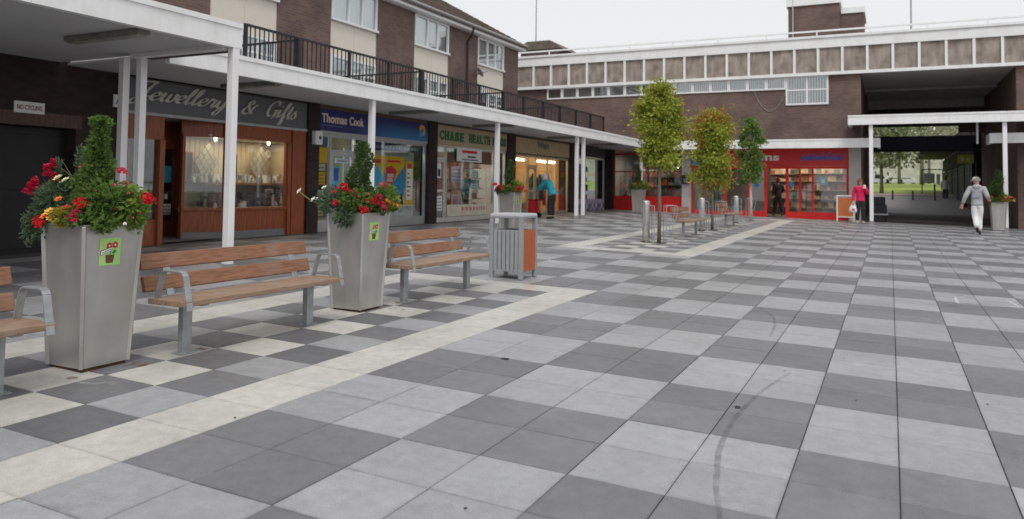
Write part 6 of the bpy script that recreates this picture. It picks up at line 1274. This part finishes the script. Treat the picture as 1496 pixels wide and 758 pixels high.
# ------------------------------------------------------------------ the passage and the park beyond
sheet('passage_floor_shade', [(x, y, gz(x, y) + .004) for x, y in ((-1.05, 35.25), (4.38, 35.25), (4.38, 49), (-1.05, 49))], mat('passage_floor_shade', (.085, .077, .072), .8, .12, 2))  # dark sheet over the paving, the passage's shade put into its colour
pw = thing('passage_shops', 'dark row of shops along the right side beyond the passage', 'building', (6, 60, .3))
part(pw, 'wall', DBRICK, lambda m: m.box(4.15, 9, 48.05, 75, -.5, 5.6)); part(pw, 'shade_slab', mat('dark_shade_slab', (.03, .03, .035), .7), lambda m: m.box(1.9, 4.01, 48.4, 75, 4.3, 4.4)); part(pw, 'fascia', mat('matt_black', (.02, .02, .024), .95), lambda m: m.box(4.02, 4.148, 48.05, 75, 3.3, 4.2))  # overhead slab added to keep sky light off these shopfronts
for k in range(5):
    y = 48.6 + k * 5.2; part(pw, 'pier', DBRICK, lambda m: m.box(4.0, 4.149, y, y + .4, -.2, 3.29)); window(pw, 'X', 4.16, y + .5, y + 4.9, .9, 3.2, (.3, .7), (.75,), fm=mat('dark_green_frame', (.03, .08, .05), .7), gm=mat('dull_dark_glass', (.02, .022, .022), .75), name='shop_window', sill=False).location.x -= .12
part(pw, 'left_pier', DBRICK, lambda m: m.box(-1.38, -1.08, 48.05, 48.6, -.2, 4.6))
bmx = thing('passage_beam', 'dark blue beam spanning the far end of the passage', 'beam', (1.6, 48, 4)); part(bmx, 'beam', mat('dark_blue_beam', (.018, .022, .06), .5), lambda m: m.box(-1.06, 4.38, 48.05, 48.35, 3.78, 4.62)); part(bmx, 'soffit_lip', INK, lambda m: m.box(-1.06, 4.38, 48.0, 48.049, 3.74, 3.9))
hs_ = thing('hanging_sign', 'yellow green hanging sign at the right of the passage', 'sign', (3.6, 46.8, 3.4)); part(hs_, 'panel', mat('lime_sign', (.5, .55, .02), .5), lambda m: m.box(3.2, 3.95, 46.8, 46.85, 3.05, 3.5), bevel=.01)
mb = MB(); scribble(mb, 'Y', 46.8, 3.35, 3.8, 3.18, 3.38, .001, .006); mb.build('print', mat('pale_yellow2', (.8, .75, .4), .5), hs_); part(hs_, 'hanger', BLACKM, lambda m: (m.box(3.3, 3.33, 46.81, 46.84, 3.5, 5.99), m.box(3.82, 3.85, 46.81, 46.84, 3.5, 5.99)))
tag(part(None, 'wall_notice', mat('dark_notice', (.05, .055, .06), .4), lambda m: (pbox(m, 'Y', YW, .002, .02, 4.6, 5.1, 1.3, 1.75))), 'dark notice on the brick wall at the right edge', 'notice'); part(bpy.data.objects['wall_notice'], 'emblem', mat('pale_blue3', (.35, .5, .65), .5), lambda m: m.prism([(4.85 + .08 * math.cos(t * .785), 1.5 + .08 * math.sin(t * .785)) for t in range(8)], pfn('Y', YW), .021, .026))
road = MB(); road.add([(-30, 49, .25), (30, 49, .25), (30, 55, .72), (-30, 55, .72), (30, 62.5, 1.28), (-30, 62.5, 1.28)], [(0, 1, 2, 3), (3, 2, 4, 5)]); o = road.build('park_path', ROADM); o['kind'] = 'structure'
sheet('path_edge', [(-30, 62.2, 1.275), (30, 62.2, 1.275), (30, 64.5, 1.40), (-30, 64.5, 1.40)], mat('pale_path', (.4, .33, .27), .9)).location.z = .006
gr = MB(); N = 12
for k in range(N):
    for q in range(N):
        y0, y1 = 64 + 150 * k / N, 64 + 150 * (k + 1) / N; x0, x1 = -70 + 140 * q / N, -70 + 140 * (q + 1) / N; f = lambda y: 1.38 + 1.25 * min(1, (y - 64) / 48)
        gr.add([(x0, y0, f(y0)), (x1, y0, f(y0)), (x1, y1, f(y1)), (x0, y1, f(y1))], [(0, 1, 2, 3)])
o = gr.build('park_lawn', GRASS); o['kind'] = 'structure'
pb = thing('park_bollard', 'black post at the left of the park path', 'bollard', (0.13, 58.5, 1.0), 'black posts across the park path'); MB().lathe([(.06, -.1), (.05, .85), (.065, .88), (.06, .95), (.001, .98)], (0, 0, 0), 8).build('post', BLACKM, pb, world=False); MB().lathe([(.08, -.1), (.08, .05)], (0, 0, 0), 8).build('foot', BLACKM, pb, world=False)
pb.scale = (1, 1, .62); dup(pb, (1.35, 58.5, 1.0), 'black post in the middle of the park path'); dup(pb, (2.65, 58.5, 1.0), 'tall black post at the right of the park path').scale = (1, 1, 1.1)
nb = thing('park_notice_board', 'white notice board in a black frame on the park lawn', 'notice board', (2.6, 66, 1.42))
part(nb, 'leg', BLACKM, lambda m: m.box(2.12, 2.19, 66, 66.07, 1.3, 3.2)); part(nb, 'leg', BLACKM, lambda m: m.box(3.5, 3.57, 66, 66.07, 1.3, 3.2)); part(nb, 'top_rail', BLACKM, lambda m: m.box(2.12, 3.57, 66, 66.07, 3.2, 3.27)); part(nb, 'board', mat('pale_green_board', (.55, .62, .58), .6), lambda m: m.box(2.25, 3.0, 65.97, 66.03, 2.2, 2.95)); part(nb, 'board', PAPER, lambda m: m.box(3.12, 3.36, 65.97, 66.03, 2.1, 2.9))
PG = leaf_mat('park_leaf', (.24, .31, .11)); PG2 = leaf_mat('park_leaf_misted', (.38, .39, .27)); PG3 = leaf_mat('park_leaf_brown', (.38, .34, .25))  # leaf tones made pale to stand for mist in the air
def ptree(lab, x, y, base, h, r, n, pal, trunk=.18):
    t = tree(lab, x, y, h * .32, h, r, n, .34, pal, 'trees in the park', trunk, 40, 0, None, lambda f: math.sin(math.pi * (f * .8 + .12)) ** .5); t.location.z = base; return t
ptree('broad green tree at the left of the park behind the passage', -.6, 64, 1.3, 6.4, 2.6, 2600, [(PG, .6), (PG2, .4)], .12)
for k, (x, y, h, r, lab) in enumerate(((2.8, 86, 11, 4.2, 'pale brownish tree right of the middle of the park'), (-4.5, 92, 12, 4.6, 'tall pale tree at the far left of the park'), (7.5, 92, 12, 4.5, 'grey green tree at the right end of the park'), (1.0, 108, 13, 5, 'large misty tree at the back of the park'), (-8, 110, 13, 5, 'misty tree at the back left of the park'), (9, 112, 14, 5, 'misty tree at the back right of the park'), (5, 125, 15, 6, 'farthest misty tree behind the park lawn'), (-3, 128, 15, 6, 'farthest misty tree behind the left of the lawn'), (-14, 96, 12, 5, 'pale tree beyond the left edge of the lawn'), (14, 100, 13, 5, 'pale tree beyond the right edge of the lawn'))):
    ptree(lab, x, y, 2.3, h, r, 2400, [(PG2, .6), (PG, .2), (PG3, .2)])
sheet('far_hedge', [(-60, 140, 2.5), (60, 140, 2.5), (60, 146, 9), (-60, 146, 9)], mat('far_wood_misted', (.32, .33, .25), .95, .3, .6, bump=1, bscale=2), kind='stuff')  # paled like the park trees, mist put into its colour
for k, (x, lab) in enumerate(((-.7, 'white van parked far across the park'), (1.3, 'pale car parked far across the park, left of the notice board'), (.3, 'pale car parked behind the lawn in the middle'))):
    v = thing('parked_van' if k == 0 else 'parked_car', lab, 'van' if k == 0 else 'car', (x * 1.9, 135, 2.66), 'vehicles parked beyond the park'); hh = 1.7 if k == 0 else 1.2
    VB = mat('vehicle_white', (.7, .7, .72), .3); prof = [(-1.2, .3), (1.2, .3), (1.2, .8), (.7, .95), (.35, hh), (-1.0, hh), (-1.2, .9)]
    MB().prism(prof, lambda a, b, d: (a, d, b), 0, 1.7).build('body', VB, v, world=False, bevel=.05); MB().prism([(-.9, .95), (.55, .95), (.3, hh - .1), (-.85, hh - .1)], lambda a, b, d: (a, d, b), -.006, 0).build('window', INK, v, world=False)
    for a in (-.75, .75): MB().ball((a, .1, .3), .3, 12, 8, (1, .35, 1)).build('wheel', BLACKM, v, world=False)
